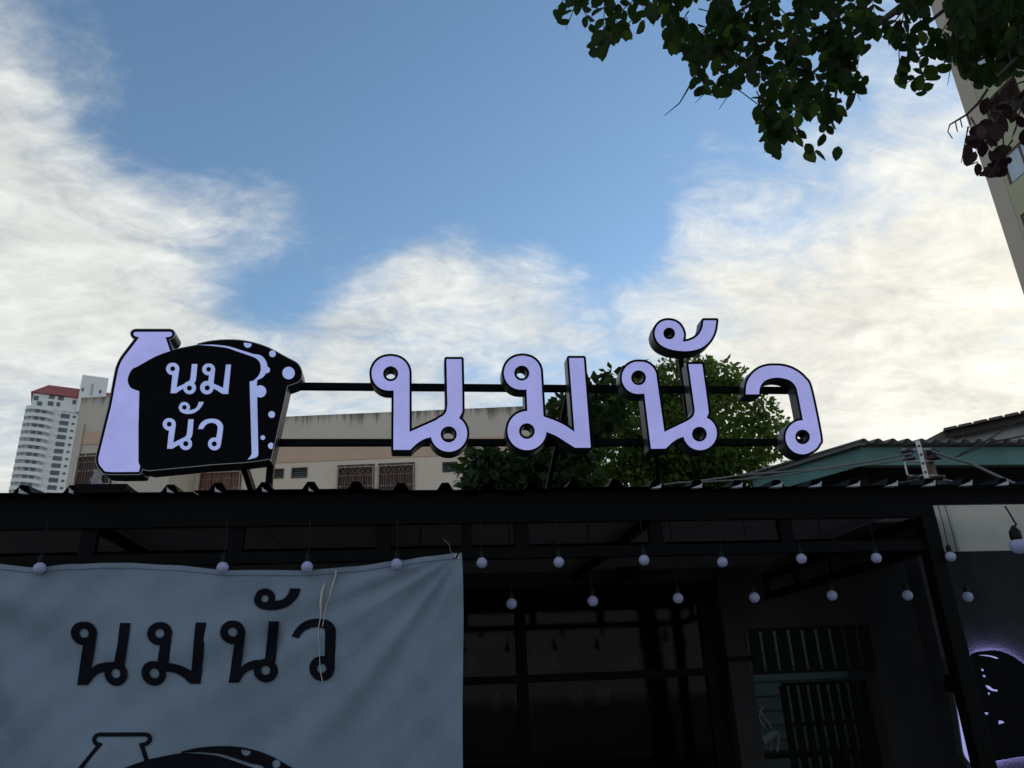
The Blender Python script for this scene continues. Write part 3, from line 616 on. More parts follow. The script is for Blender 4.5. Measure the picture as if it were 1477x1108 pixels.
printed(Fn(lambda X, Y: np.maximum(np.minimum(bottle.ev(*tb_(X, Y))-4.6, bread.ev(*tb_(X, Y))), np.maximum(-litf(*tb_(X, Y)), (Y-1284)/1.26))*1.26, bxp), 'printed_logo', res=.4, grid=6)
MB().tube([P(657, 800, YBn)+Vector((0, -.05, -.03)), cnr+Vector((-.02, -.03, .0)), P(664, 790, YF)+Vector((0, -.03, .0))], .006, 6).build('tie_cord', 'socket_black', ban)
hem = MB()
for k in range(80):
    xa = -140+k*10.0; xb = xa+10.0
    a = [cloth_p(xa, top_y(xa)+7, .0035), cloth_p(xb, top_y(xb)+7, .0035), cloth_p(xb, top_y(xb)+8.2, .0035), cloth_p(xa, top_y(xa)+8.2, .0035)]
    if xb < 664: hem.poly(a[::-1])
mat('hem_thread', (.12, .15, .19), .9); hem.build('hem_seam', 'hem_thread', ban)
ey = cloth_p(659, 804, .006); MB().lathe(ey, [(.012, 0), (.016, .004), (.016, .006), (.009, .006), (.009, 0)], 16, Vector((0, -1, 0))).build('eyelet', 'galvanised', ban)
MB().tube([ey+Vector((0, -.008, 0)), P(655, 799, YF-.06), P(650, 796, YF-.05), P(648, 786, YF-.04), P(640, 778, YF-.03)], .004, 6).build('tie_wire', 'pole_brown', ban)
st = thing('loose_string', P(470, 900, YBn), 'frayed cream string hanging down over the last printed letter of the banner', 'string')
def strand(pts, r):
    pp = [cloth_p(x, y, .012) for x, y in pts]; MB().tube(pp, r, 6).build('strand', 'string', st)
strand([(486, 824), (484, 834), (479, 850), (476, 862), (472, 872), (469, 885), (466, 905)], [.007, .006, .004, .0025, .0025, .002, .002])
strand([(469, 842), (465, 856), (463, 872), (463, 890), (460, 908), (461, 930), (462, 955), (463, 970), (466, 984)], [.004, .009, .008, .003, .0025, .002, .002, .0025, .0025])
# ------------------------------------------------------------------ bulbs
up_lab = {57: 'white bulb hanging over the banner top, farthest left in the upper row', 321: 'white bulb over the banner top, above and left of its hooked vowel mark',
 443: 'white bulb over the banner top, just right of its hooked vowel mark', 572: 'white bulb over the banner top, nearest to its tied right corner',
 695: 'upper row white bulb just right of the banner corner', 806: 'upper row white bulb between the banner corner and the loudspeaker', 929: 'upper row white bulb beside the black loudspeaker',
 1042: 'upper row white bulb above the brick pier', 1156: 'upper row white bulb above the left part of the slatted screen', 1264: 'upper row white bulb in the bend left of the black corner post', 1371: 'upper row white bulb in front of the black corner post'}
up_y = {57: 820, 321: 819, 443: 818, 572: 814, 695: 812, 806: 811, 929: 808, 1042: 811, 1156: 806, 1264: 805, 1371: 803}
lo_y = {738: 871, 855: 867, 978: 863, 1088: 862, 1200: 859, 1309: 859, 1396: 861}
lo_lab = {738: 'lower row white bulb nearest to the banner', 855: 'lower row white bulb below and left of the loudspeaker', 978: 'lower row white bulb left of the brick pier', 1088: 'lower row white bulb at the left end of the side truss',
 1200: 'lower row white bulb hanging against the sloping truss bar', 1309: 'lower row white bulb left of the black corner post', 1396: 'lower row white bulb right of the black corner post'}
def bulb_parts(root, org, r, ztop):
    prof = [(0, -r)]+[(r*math.sin(a), -r*math.cos(a)) for a in [PI*k/14 for k in range(1, 13)]]+[(r*.40, r*.97), (r*.38, r*1.15)]
    MB().lathe(org, prof, 20).build('globe', 'bulb_white', root, smooth=True)
    MB().lathe(org, [(r*.46, r*.93), (r*.5, r*1.05), (r*.47, r*1.9), (r*.25, r*2.3), (.004, r*2.4)], 12).build('socket', 'socket_black', root, smooth=True)
    MB().tube([org+Vector((0, 0, r*2.3)), org+Vector((.006, 0, (ztop-org.z)*.6)), Vector((org.x, org.y, ztop))], .003, 6).build('cord', 'socket_black', root)
for px, py in up_y.items():
    Yb = YBn-.09 if px < 650 else YF-.06
    o = P(px, py, Yb); t = thing('hanging_bulb', o, up_lab[px], 'light bulb', 'white bulbs hanging along the canopy'); bulb_parts(t, o, .034, zb if px < 1300 else Z5(738))
for px, py in lo_y.items():
    Yb = 5.35; o = P(px, py, Yb); t = thing('hanging_bulb', o, lo_lab[px], 'light bulb', 'white bulbs hanging along the canopy'); bulb_parts(t, o, .036, zb+.101 if px < 1390 else roofz(Yb))
o = P(1469, 787, 4.3); t = thing('hanging_bulb', o, 'nearer white bulb with black socket in front of the pale wall at right', 'light bulb', 'white bulbs hanging along the canopy')
prof = [(0, -.05)]+[(.05*math.sin(a), -.05*math.cos(a)) for a in [PI*k/14 for k in range(1, 11)]]
MB().lathe(o, prof, 20).build('globe', 'bulb_white', t, smooth=True)
MB().lathe(o, [(.030, .035), (.034, .05), (.032, .085), (.012, .115), (.006, .12)], 14).build('socket', 'socket_black', t, smooth=True)
MB().tube([o+Vector((0, 0, .115)), P(1466, 757, 4.3), P(1457, 742, 4.35), P(1450, 731, 4.45)], .006, 6).build('cord', 'socket_black', t)
# ------------------------------------------------------------------ halo lit wall sign
YH = YN-.125
hs = thing('halo_sign', P(1430, 1010, YH), 'black bottle and loaf wall sign with violet halo behind the corner post', 'sign')
def th(X, Y): y = (Y-988)/.85+548; x = (X-1383-.29*(Y-988))/.50+184; return x, y
hb = (1335, 1530, 920, 1110)
hp = lambda px, py: P(px, py, YH)
cutb = lambda X, Y: 915+(X-1352)*1.3-Y
hbot = Fn(lambda X, Y: np.maximum((bottle.ev(*th(X, Y))-5)*.5, cutb(X, Y)), hb)
def tl(X, Y): x, y = th(X, Y); return x+20, y
hbre = Fn(lambda X, Y: (bread.ev(*tl(X, Y))-1)*.5, hb)
solid(hbot, hp, Vector((0, .06, 0)), res=.6, tol=.15).build('bottle_box', 'sign_side', hs)
solid(hbre, lambda x, y: P(x, y, YH-.03), Vector((0, .09, 0)), res=.6, tol=.15).build('loaf_box', 'sign_face_black', hs)
solid(Fn(lambda X, Y: np.maximum(np.maximum(bottle.ev(*th(X, Y)), -bread.ev(*th(X, Y))-1)*.5, cutb(X, Y)+4), hb), lambda x, y: P(x, y, YH-.004), Vector((0, .003, 0)), res=.4).build('lit_sliver', 'halo_sliver', hs)
solid(Fn(lambda X, Y: np.maximum(strip.ev(*tl(X, Y)), np.maximum(X-1440, Y-950))*.5, (1395, 1445, 925, 952)), lambda x, y: P(x, y, YH-.034), Vector((0, .003, 0)), res=.25).build('crust_edge', 'halo_sliver', hs)
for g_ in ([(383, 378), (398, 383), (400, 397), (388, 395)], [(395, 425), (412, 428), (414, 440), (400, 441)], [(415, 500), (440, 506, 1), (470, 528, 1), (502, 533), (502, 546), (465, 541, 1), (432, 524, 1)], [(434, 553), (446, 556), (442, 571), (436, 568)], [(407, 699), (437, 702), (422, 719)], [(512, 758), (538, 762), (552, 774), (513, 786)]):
    solid(Shape((1340, 890), 5.08).poly(g_), lambda x, y: P(x, y, YH-.034), Vector((0, .003, 0)), res=.2, tol=.04).build('painted_glint', 'halo_sliver', hs)  # glowing flakes that imitate reflections on the loaf
solid(Fn(lambda X, Y: np.maximum(bread.ev(*tl(X, Y))+1.5, -(bread.ev(*tl(X, Y))+14))*.5+np.maximum(0, 1408-X)*3, hb), lambda x, y: P(x, y, YH+.072), Vector((0, .006, 0)), res=.6, tol=.15).build('halo_strip', 'halo_light', hs)
MB().box(P(1430, 1000, YH).x-.02, P(1430, 1000, YH).x+.02, YH+.061, YN-.0125, P(1430, 1000, YH).z-.02, P(1430, 1000, YH).z+.02).build('standoff', 'black_steel', hs)
# ------------------------------------------------------------------ teal house
YT = 9.0
e0 = P(1240, 645, YT); zte = e0.z
th_ = thing('teal_house', (8, 11, 0), 'teal painted house with wavy cement roof behind the canopy at right', 'house')
ztf1 = zte; ztf0 = P(1300, 671, YT).z
MB().box(e0.x, 14, YT, YT+.03, ztf0, ztf1).build('eave_board', 'teal_paint', th_)
e1 = PZ(1085, 692, zte); d_ = (e1-e0); d_.z = 0; nrm = Vector((-d_.y, d_.x, 0)).normalized()*.03
mb = MB(); zlow = ztf0
mb.hexa([Vector((e0.x, e0.y, zlow)), Vector((e0.x, e0.y, zlow))+nrm*-1, Vector((e1.x, e1.y, zlow))+nrm*-1, Vector((e1.x, e1.y, zlow)), Vector((e0.x, e0.y, ztf1)), Vector((e0.x, e0.y, ztf1))+nrm*-1, Vector((e1.x, e1.y, ztf1))+nrm*-1, Vector((e1.x, e1.y, ztf1))])
mb.build('eave_board', 'teal_paint', th_)
# wavy sheets
pw = .2; xs0 = e0.x-.06
def wave(x): return .030*math.cos(2*PI*(x-xs0-.05)/pw)
for si in range(5):
    xa = xs0+si*1.6; mb = MB(); n = 64; y0, y1 = YT-.14, e1.y
    for i in range(n+1):
        x = xa+1.6*i/n
        for (y, dz) in ((y0, 0), (y0, .008), (y1, .008), (y1, 0)):
            sh = 0 if y == y0 else (e1-e0).x*(4.14)/max(.1, (e1-e0).y)*0
            mb.v.append(Vector((x+(y-y0)*((e1-e0).x/(e1-e0).y), y, zte+.036+wave(x)+dz+(y-y0)*.01)))
    for i in range(n):
        b = i*4
        for (p, q) in ((0, 1), (1, 2), (2, 3), (3, 0)): mb.f.append((b+p, b+q, b+4+q, b+4+p))
    mb.build('roof_sheet', 'fibre_cement', th_, smooth=True)
MB().hexa([e0+Vector((-.07, -.1, -.005)), e0+Vector((.03, -.1, -.005)), e1+Vector((.03, 0, -.005)), e1+Vector((-.07, 0, -.005)), e0+Vector((-.07, -.1, .05)), e0+Vector((.03, -.1, .05)), e1+Vector((.03, 0, .05)), e1+Vector((-.07, 0, .05))]).build('verge_cap', 'fibre_cement', th_)
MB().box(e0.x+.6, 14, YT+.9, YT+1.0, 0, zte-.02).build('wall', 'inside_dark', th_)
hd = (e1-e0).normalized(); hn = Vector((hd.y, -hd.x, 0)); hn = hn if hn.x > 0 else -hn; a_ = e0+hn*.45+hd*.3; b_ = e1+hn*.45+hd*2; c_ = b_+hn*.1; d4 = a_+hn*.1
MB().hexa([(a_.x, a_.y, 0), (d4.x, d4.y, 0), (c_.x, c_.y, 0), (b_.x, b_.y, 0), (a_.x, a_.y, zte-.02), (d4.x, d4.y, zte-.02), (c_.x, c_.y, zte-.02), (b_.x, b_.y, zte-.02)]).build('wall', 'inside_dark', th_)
xw0 = P(1070, 1000, 10.2).x; xw1 = P(1275, 1000, 10.2).x
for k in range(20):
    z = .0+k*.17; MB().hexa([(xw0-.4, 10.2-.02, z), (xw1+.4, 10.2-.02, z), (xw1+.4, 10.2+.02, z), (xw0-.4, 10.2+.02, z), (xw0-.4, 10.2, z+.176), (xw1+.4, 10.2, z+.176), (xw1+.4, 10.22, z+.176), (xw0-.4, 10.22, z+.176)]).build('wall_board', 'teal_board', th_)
# ------------------------------------------------------------------ old tiled roof farther right
YO = 12.0; o0 = P(1362, 622, YO); o1 = PZ(1500, 592, o0.z); od = (o1-o0).normalized(); on = Vector((-od.y, od.x, 0))
if on.y < 0: on = -on
old = thing('old_house', o0+on*2-Vector((0, 0, o0.z)), 'weathered house with brown tiled eave rising above the teal roof', 'house')
oL = 7.0
def opt(a, b, z): return Vector((*(o0+od*a+on*b).to_2d(), z))
vg = P(1333, 642, YO+1.5)
mb = MB(); cs = [opt(0, 0, o0.z), opt(oL, 0, o0.z), opt(oL, 4, o0.z+.5), opt(0, 4, o0.z+.5)]
mb.hexa([p-Vector((0, 0, .03)) for p in cs]+cs); mb.build('roof_deck', 'brown_fascia', old)
for k in range(30):
    a = k*.235
    MB().hexa([opt(a, -.10, o0.z-.012), opt(a+.23, -.10, o0.z-.012), opt(a+.23, 4, o0.z+.502), opt(a, 4, o0.z+.502), opt(a+.02, -.10, o0.z+.03), opt(a+.21, -.10, o0.z+.03), opt(a+.21, 4, o0.z+.54), opt(a+.02, 4, o0.z+.54)]).build('roof_tile_row', 'old_tile', old)
MB().hexa([opt(0, 0, o0.z-.13), opt(oL, 0, o0.z-.13), opt(oL, .04, o0.z-.13), opt(0, .04, o0.z-.13), opt(0, 0, o0.z-.031), opt(oL, 0, o0.z-.031), opt(oL, .04, o0.z-.031), opt(0, .04, o0.z-.031)]).build('fascia', 'brown_fascia', old)
MB().hexa([opt(-.1, .18, 0), opt(oL, .18, 0), opt(oL, .28, 0), opt(-.1, .28, 0), opt(-.1, .18, o0.z-.04), opt(oL, .18, o0.z-.04), opt(oL, .28, o0.z-.04), opt(-.1, .28, o0.z-.04)]).build('wall', 'soffit', old)
# stepped verge falling left
v0 = P(1362, 621, YO); v1 = P(1333, 643, YO)
for k in range(9):
    t0, t1 = k/9, (k+1)/9; a = v0.lerp(v1, t0); b = v0.lerp(v1, t1)
    MB().hexa([b+Vector((0, 0, -.16)), a+Vector((0, 0, -.16)), a+Vector((0, 1.6, -.16)), b+Vector((0, 1.6, -.16)), Vector((b.x, b.y, a.z-.02)), a+Vector((0, 0, -.0)), a+Vector((0, 1.6, 0)), Vector((b.x, b.y+1.6, a.z-.02))]).build('verge_tile', 'old_tile', old)
# ------------------------------------------------------------------ pole and cables
YPo = 8.3
pb = P(1346, 700, YPo)
pole = thing('utility_pole', (pb.x, YPo, 0), 'rusty round utility pole with metal rack and insulator spools before the teal eave', 'utility pole')
MB().tube([(pb.x, YPo, 0), (pb.x, YPo, P(1336, 648, YPo).z)], [.085, .07], 14).build('shaft', 'pole_brown', pole, smooth=True)
r0 = P(1325, 636, YPo-.12); r1 = P(1341, 702, YPo-.12)
xr = pb.x-.15
MB().box(xr-.03, xr+.03, YPo-.125, YPo-.115, r1.z, r0.z).build('rack_plate', 'galvanised', pole)
for k in range(5):
    z = r1.z+(r0.z-r1.z)*(.12+.19*k); MB().lathe((xr, YPo-.126, z), [(.0, 0), (.016, 0), (.016, -.006), (0, -.006)], 10, Vector((0, 1, 0))).build('bolt', 'porcelain', pole)
ins_z = [P(1312, 656, YPo-.12).z, P(1312, 694, YPo-.12).z]
for z in ins_z:
    for s in (-1, 1):
        cx = xr+s*.16
        MB().lathe((cx, YPo-.12, z-.07), [(.02, 0), (.07, .005), (.075, .03), (.045, .05), (.045, .075), (.075, .095), (.07, .125), (.02, .13)], 16).build('insulator', 'porcelain', pole, smooth=True)
        MB().box(min(xr+s*.031, cx+s*.06), max(xr+s*.031, cx+s*.06), YPo-.13, YPo-.11, z+.062, z+.070).build('bracket', 'galvanised', pole)
        MB().box(min(xr+s*.031, cx+s*.06), max(xr+s*.031, cx+s*.06), YPo-.13, YPo-.11, z-.082, z-.074).build('bracket', 'galvanised', pole)
MB().box(xr-.24, xr-.225, YPo-.13, YPo-.115, ins_z[1]+.07, ins_z[0]-.082).build('spacer', 'galvanised', pole)
def cable(pts, r, m, label, n=24):
    pts = [Vector(p) for p in pts]; pp = []
    for a, b in zip(pts[:-1], pts[1:]):
        for k in range(n):
            t = k/n; q = a.lerp(b, t); q.z -= .02*(b-a).length*4*t*(1-t); pp.append(q)
    pp.append(pts[-1]); o = MB().tube(pp, r, 6).build('cable', m, smooth=True); tag(o, label, 'cable', 'overhead cables at the utility pole')
cable([(xr-.16, YPo-.19, ins_z[0]), P(1080, 684, 8.0), P(560, 716, 7.4)], .011, 'cable_grey', 'upper grey cable running left from the pole past the green tree')
cable([(xr-.16, YPo-.19, ins_z[0]-.05), P(1180, 677, 8.0), P(980, 696, 7.8), P(560, 722, 7.4)], .009, 'cable_grey', 'second thin cable sagging just below the upper one left of the pole')
cable([(xr-.16, YPo-.19, ins_z[1]), P(1235, 703, 7.9), P(1150, 712, 7.5)], .014, 'cable_black', 'short dark cable leaving the lower spool towards the canopy')
cable([(xr+.1, YPo-.19, ins_z[0]+.02), P(1400, 668, 7.9), P(1500, 712, 7.4)], .017, 'cable_grey', 'thick grey cable dropping right from the pole over the canopy')
cable([(xr+.16, YPo-.19, ins_z[1]), P(1372, 694, 8.0), P(1392, 704, 7.8)], .012, 'cable_grey', 'short pale cable curling off the lower right spool')
cable([P(1385, 655, 8.6), P(1460, 612, 8.6), P(1500, 590, 8.6)], .010, 'cable_black', 'dark cable crossing steeply before the tiled eave')
cable([P(1370, 662, 8.5), P(1430, 637, 8.5), P(1500, 622, 8.5)], .010, 'cable_black', 'dark cable crossing low before the wall of the old house')
# ------------------------------------------------------------------ cream apartment building
A = Frame(8, FB)
U = lambda px, py, w=0: A.uz(px, py, w)
apt = thing('apartment_building', A.p(0, 3, 0), 'cream apartment building with salmon band and barred windows behind the sign', 'apartment building')
uR, zR = U(560, 594.5); uS = U(243, 700)[0]; uE = U(835, 600)[0]
zTop = zR; zb1 = U(560, 636.5)[1]; zb0 = U(560, 661)[1]
mat('parapet_wall', (.66, .545, .425), .9, var=.10, vscale=.8, stain=(zTop, 1.4))
MB().fbox(A, uS, uE, 0, 8, zb1, zTop).build('parapet', 'parapet_wall', apt)
MB().fbox(A, uS, uE, -.03, 8, zb0, zb1-.001).build('band', 'salmon_band', apt)
# wall below the band with real openings
wins = []          # (u0,u1,z0,z1,kind)
def W_(x0, x1, y0, y1, kind, w=0):
    a = U(x0, y0, w); b = U(x1, y1, w); return (a[0], b[0], b[1], a[1], kind)
main = [W_(289, 345, 679, 728, 'shutter'), W_(396, 409, 676.5, 690, 'vent'), W_(421, 443, 675, 689, 'vent'), W_(487, 539, 671.5, 728, 'grille'), W_(545.5, 598, 669, 727, 'grille'), W_(638, 660, 667, 680.5, 'vent'), W_(672, 730, 665, 722, 'grille')]
def wall(u0, u1, w0, w1, zlo, zhi, ops, m):
    us = sorted({u0, u1}|{o[0] for o in ops}|{o[1] for o in ops})
    for a, b in zip(us[:-1], us[1:]):
        zc = zlo
        for o in sorted([o for o in ops if o[0] <= a+1e-6 and o[1] >= b-1e-6], key=lambda o: o[2]):
            if o[2]-zc > .01: MB.fbox(m, A, a, b, w0, w1, zc, o[2])
            zc = o[3]
        MB.fbox(m, A, a, b, w0, w1, zc, zhi)
mb = MB(); wall(uS, uE, 0, .25, 0, zb0, main, mb); mb.build('wall', 'cream_light', apt)
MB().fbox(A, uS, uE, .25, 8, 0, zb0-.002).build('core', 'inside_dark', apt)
def window(o, w, scale=1):
    u0, u1, z0, z1, kind = o
    f = MB(); t = .07 if kind != 'vent' else .05
    for (a, b, c, d) in ((u0, u1, z1-t, z1), (u0, u1, z0, z0+t), (u0, u0+t, z0+t, z1-t), (u1-t, u1, z0+t, z1-t)): f.fbox(A, a, b, w-.03, w+.12, c, d)
    fo = f.build('window', 'frame_brown', apt)
    if kind == 'vent':
        n = 4
        for k in range(n):
            z = z0+t+(z1-z0-2*t)*(k+.12)/n; h = (z1-z0-2*t)/n*.62
            MB().hexa([A.p(u0+t, w+.02, z), A.p(u1-t, w+.02, z), A.p(u1-t, w+.035, z), A.p(u0+t, w+.035, z), A.p(u0+t, w+.07, z+h), A.p(u1-t, w+.07, z+h), A.p(u1-t, w+.085, z+h), A.p(u0+t, w+.085, z+h)]).build('louvre', 'louvre_glass', fo)
        return
    n = 4; pw_ = (u1-u0-2*t)/n
    for k in range(n):
        MB().fbox(A, u0+t+pw_*k+.02, u0+t+pw_*(k+1)-.02, w+.09, w+.11, z0+t, z1-t).build('shutter' if kind == 'shutter' else 'pane', 'shutter_red' if kind == 'shutter' else 'curtain', fo)
    yy = w-.10; zt_ = z1-.12; zm = z0+(z1-z0)*.72; zk = z0+(z1-z0)*.45; fg = MB(); r = .016
    for z in (zt_, z0+.06): fg.tube([A.p(u0+.02, yy, z), A.p(u1-.02, yy, z)], r, 5)
    for u in (u0+.04, u1-.04): fg.tube([A.p(u, yy, z0+.06), A.p(u, yy, zt_)], r, 5)
    for u in (u0+.3, u1-.3): fg.tube([A.p(u, yy, zt_), A.p(u, yy, zt_+.16)], r*.8, 5)
    for z in (zt_-.06, zk): fg.tube([A.p(u0-.05, yy, z), A.p(u0+.04, yy, z)], r*.8, 5); fg.tube([A.p(u1+.05, yy, z), A.p(u1-.04, yy, z)], r*.8, 5)
    fg.build('grille_frame', 'grille_cream', fo)
    g = MB(); r = .009
    for z in (zm, zk): g.tube([A.p(u0+.04, yy, z), A.p(u1-.04, yy, z)], r, 5)
    for k in range(1, 14):
        u = u0+.04+(u1-u0-.08)*k/14; g.tube([A.p(u, yy, z0+.06), A.p(u, yy, zm)], r*.8, 4)
    for k in range(7):
        cu = u0+.04+(u1-u0-.08)*(k+.5)/7; cz = (zt_+zm)/2; ru = (u1-u0)/7*.42; rz = (zt_-zm)*.47
        g.tube([A.p(cu+ru*math.cos(2*PI*q/8)*(1-.35*(q % 2)), yy, cz+rz*math.sin(2*PI*q/8)*(1-.35*(q % 2))) for q in range(9)], r*.8, 4)
    for k in range(4):
        cu = u0+(u1-u0)*(k+.5)/4
        for (du, dz) in ((.05, 0), (0, .05)): g.tube([A.p(cu-du, yy-.012, zk-dz), A.p(cu+du, yy-.012, zk+dz)], .015, 5)
    g.build('grille', 'grille_brown', fo)
for o in main: window(o, 0)
# the left wing stands forward
wl = -2.2; uL = U(117, 575, wl)[0]; zTl = U(135, 573, wl)[1]; zl1 = U(135, 622, wl)[1]; zl0 = U(135, 641, wl)[1]; uS2 = U(243, 695, wl)[0]
mat('wing_wall', (.60, .505, .395), .9, var=.10, vscale=.8, stain=(zTl, 1.0))
MB().fbox(A, uL, uS2, wl, 7.9, zl1, zTl).build('parapet', 'wing_wall', apt)
MB().fbox(A, uL+.25, uS2, wl-.03, wl+.2, zl0, zl1-.001).build('band', 'salmon_band', apt)
MB().fbox(A, uL, uL+.248, wl, wl+.2, zl0, zl1-.001).build('corner_strip', 'wing_wall', apt)
lw_ = [W_(114, 160, 655, 701, 'grille', wl), W_(92, 94, 840, 842, 'x', wl)][:1]
mb = MB(); wall(uL, uS2, wl, wl+.25, 0, zl0, lw_, mb); mb.build('wall', 'wing_wall', apt)
MB().fbox(A, uL+.01, uS2-.01, wl+.25, 7.9, 0, zl1-.002).build('core', 'inside_dark', apt)
MB().fbox(A, uS2-.25, uS2+.001, wl+.251, 0, 0, zl1-.003).build('return_wall', 'cream_wall', apt)
for o in lw_: window(o, wl)
up_ = U(121, 615, wl)[0]; MB().tube([A.p(up_, wl-.06, 0), A.p(up_, wl-.06, U(121, 612, wl)[1])], .05, 8).build('drain_pipe', 'wing_wall', apt, smooth=True)
lau = thing('hung_laundry', A.p(U(140, 690, wl)[0], wl-.2, U(140, 690, wl)[1]), 'grey cloth hung on the barred window at the far left', 'laundry')
a0 = U(134, 678, wl-.2); a1 = U(147, 700, wl-.2)
mb = MB()
for j in range(7):
    for i in range(9):
        u = a0[0]+(a1[0]-a0[0])*(i/8)*(1-.12*j/6)+.05*math.sin(j*1.3); z = a0[1]+(a1[1]-a0[1])*j/6+.05*math.sin(i*.9); mb.v.append(A.p(u, wl-.2+.04*math.sin(i*1.7), z))
for j in range(6):
    for i in range(8): b = j*9+i; mb.f.append((b, b+9, b+10, b+1))
mat('laundry_grey', (.33, .29, .29), .9, var=.2, vscale=8); mb.build('cloth', 'laundry_grey', lau, smooth=True)
# ------------------------------------------------------------------ far condominium tower
T = Frame(8+math.degrees(math.atan((85-738)/FPX)), 300)
def TU(px, py): return T.uz(px, py)
tow = thing('condo_tower', T.p(0, 8, 0), 'far white residential tower with curved balconies and a red roof', 'tower')
def tx(px, py=650): return TU(px, py)[0]
zE = TU(70, 570)[1]; zR0 = TU(70, 551)[1]; zBal = TU(60, 590)[1]
uA = TU(37, 588)[0]; uB = TU(80, 588)[0]; uC = TU(90, 590)[0]; uD = TU(150, 590)[0]+6; uA2 = TU(47, 575)[0]
st = (TU(60, 600)[1]-TU(40, 700)[1])/9.6
nst = int(zBal/st)
MB().fbox(T, uA+2.0, uD, 0, 22, 0, zBal).build('core', 'tower_white', tow)
MB().fbox(T, uA2, uD, -.5, 20, zBal, zE-.1).build('penthouse', 'tower_white', tow)
# red hipped roof
rb = [T.p(uA2-.8, -1.5, zE), T.p(uD, -1.5, zE), T.p(uD, 20, zE), T.p(uA2-.8, 20, zE)]; rt = [T.p(TU(70, 555)[0], 3, zR0), T.p(uD, 3, zR0), T.p(uD, 14, zR0), T.p(TU(70, 555)[0], 14, zR0)]
MB().hexa(rb+rt).build('roof', 'tower_red', tow)
pa = TU(113, 575)[0]; pbx = TU(152, 575)[0]; zP = TU(130, 545)[1]
MB().fbox(T, pa, pbx, -2.0, 8, zBal, zP).build('lift_tower', 'tower_white', tow)
for (x, y0, y1) in ((132, 557, 573),):
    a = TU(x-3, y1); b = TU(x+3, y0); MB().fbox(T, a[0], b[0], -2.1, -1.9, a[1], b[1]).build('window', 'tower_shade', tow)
for (x, y) in ((119, 565), (144, 568)):
    a = TU(x-2, y+2); b = TU(x+2, y-2); MB().fbox(T, a[0], b[0], -2.1, -1.9, a[1], b[1]).build('window', 'tower_glass', tow)
def prism(pts, z0, z1, m, name, par):
    mb = MB(); n = len(pts); mb.v = [T.p(u, w, z) for z in (z0, z1) for u, w in pts]
    mb.f = [tuple(range(n-1, -1, -1)), tuple(range(n, 2*n))]+[(i, (i+1) % n, n+(i+1) % n, n+i) for i in range(n)]; return mb.build(name, m, par)
cu = (uA+uB)/2; rad = (uB-uA)/2
def arc(r, k=14): return [(cu-r*math.cos(PI*i/k), -3.2*math.sin(PI*i/k)**.6*r/rad) for i in range(k+1)]
first = None
for k in range(nst):
    z = zBal-k*st
    if first is None:
        pts = [(cu-rad, 6)]+arc(rad)+[(uC, -.4), (uC, 6)]
        slab = prism(pts, z-1.25, z, 'tower_white', 'balcony', tow)
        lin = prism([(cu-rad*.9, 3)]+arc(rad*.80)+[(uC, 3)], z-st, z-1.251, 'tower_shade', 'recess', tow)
        wn = [MB().fbox(T, cu+rad*f0, cu+rad*f1, -2.75*g, -2.2*g, z-st+.15, z-1.26).build('window', 'tower_glass', tow) for (f0, f1, g) in ((-.62, -.45, .75), (-.28, .02, 1.0), (.08, .45, .92))]
        wn.append(MB().fbox(T, uC-.1, uC+2.6, -.25, .2, z-st+.2, z-.9).build('window', 'tower_glass', tow))
        wn.append(MB().fbox(T, uC+3.6, uC+4.5, -.2, .2, z-st+.6, z-1.2).build('window', 'tower_glass', tow))
        wn.append(MB().fbox(T, uC+7.0, uC+8.5, -.2, .2, z-st+.5, z-1.1).build('window', 'tower_glass', tow))
        wn.append(MB().fbox(T, uC+9.8, uC+10.4, -.2, .2, z-st+.8, z-1.3).build('window', 'tower_glass', tow))
        first = [slab, lin]+wn
    else:
        for o in first: copy_to(o, tow, Vector((0, 0, -k*st)))
for (x, y, w_) in ((52, 575, 4), (75, 573, 4.5), (88, 575, 4.5), (57, 583, 4), (73, 583, 4.5), (84, 584, 3), (107, 581, 3)):
    a = TU(x-w_, y+2.5); b = TU(x+w_, y-2.5); MB().fbox(T, a[0], b[0], -.7, -.3, a[1], b[1]).build('window', 'tower_glass', tow)
# ------------------------------------------------------------------ tall building at the right edge
XT = 26.0
ea = PX(1428, 275, XT); Ye = ea.y
tb2 = thing('tall_building', (XT+4, Ye-6, 0), 'tall tan and olive apartment block at the right edge behind the leaves', 'apartment building')
zt2 = 46
yc = PX(1453, 275, XT).y
MB().box(XT, XT+12, yc, Ye, 0, zt2).build('end_wall', 'tan_wall', tb2)
ww = []
for (x0, y0, x1, y1, k) in ((1448, 240, 1500, 200, 'p'),):
    pass
wl_, st2 = 1.75, 3.0
base = PX(1456, 268, XT)
mbw = MB(); yn = yc-11; zs = base.z-int(base.z/st2)*st2
yw = []; y = base.y
while y > yn+1: yw.append((y-2.0, y)); y -= 3.4
rows = [zs+k*st2 for k in range(int((zt2-2)/st2))]
zc = 0
for z in rows:
    mbw.box(XT+.02, XT+.3, yn, yc-.001, zc, z)
    yy = yc-.001
    for (a, b) in yw: mbw.box(XT+.02, XT+.3, b, yy, z, z+1.45); yy = a
    mbw.box(XT+.02, XT+.3, yn, yy, z, z+1.45); zc = z+1.45
mbw.box(XT+.02, XT+.3, yn, yc-.001, zc, zt2); mbw.build('wall', 'olive_wall', tb2)
MB().box(XT+.31, XT+12, yn, yc-.001, 0, zt2-.01).build('core', 'inside_dark', tb2)
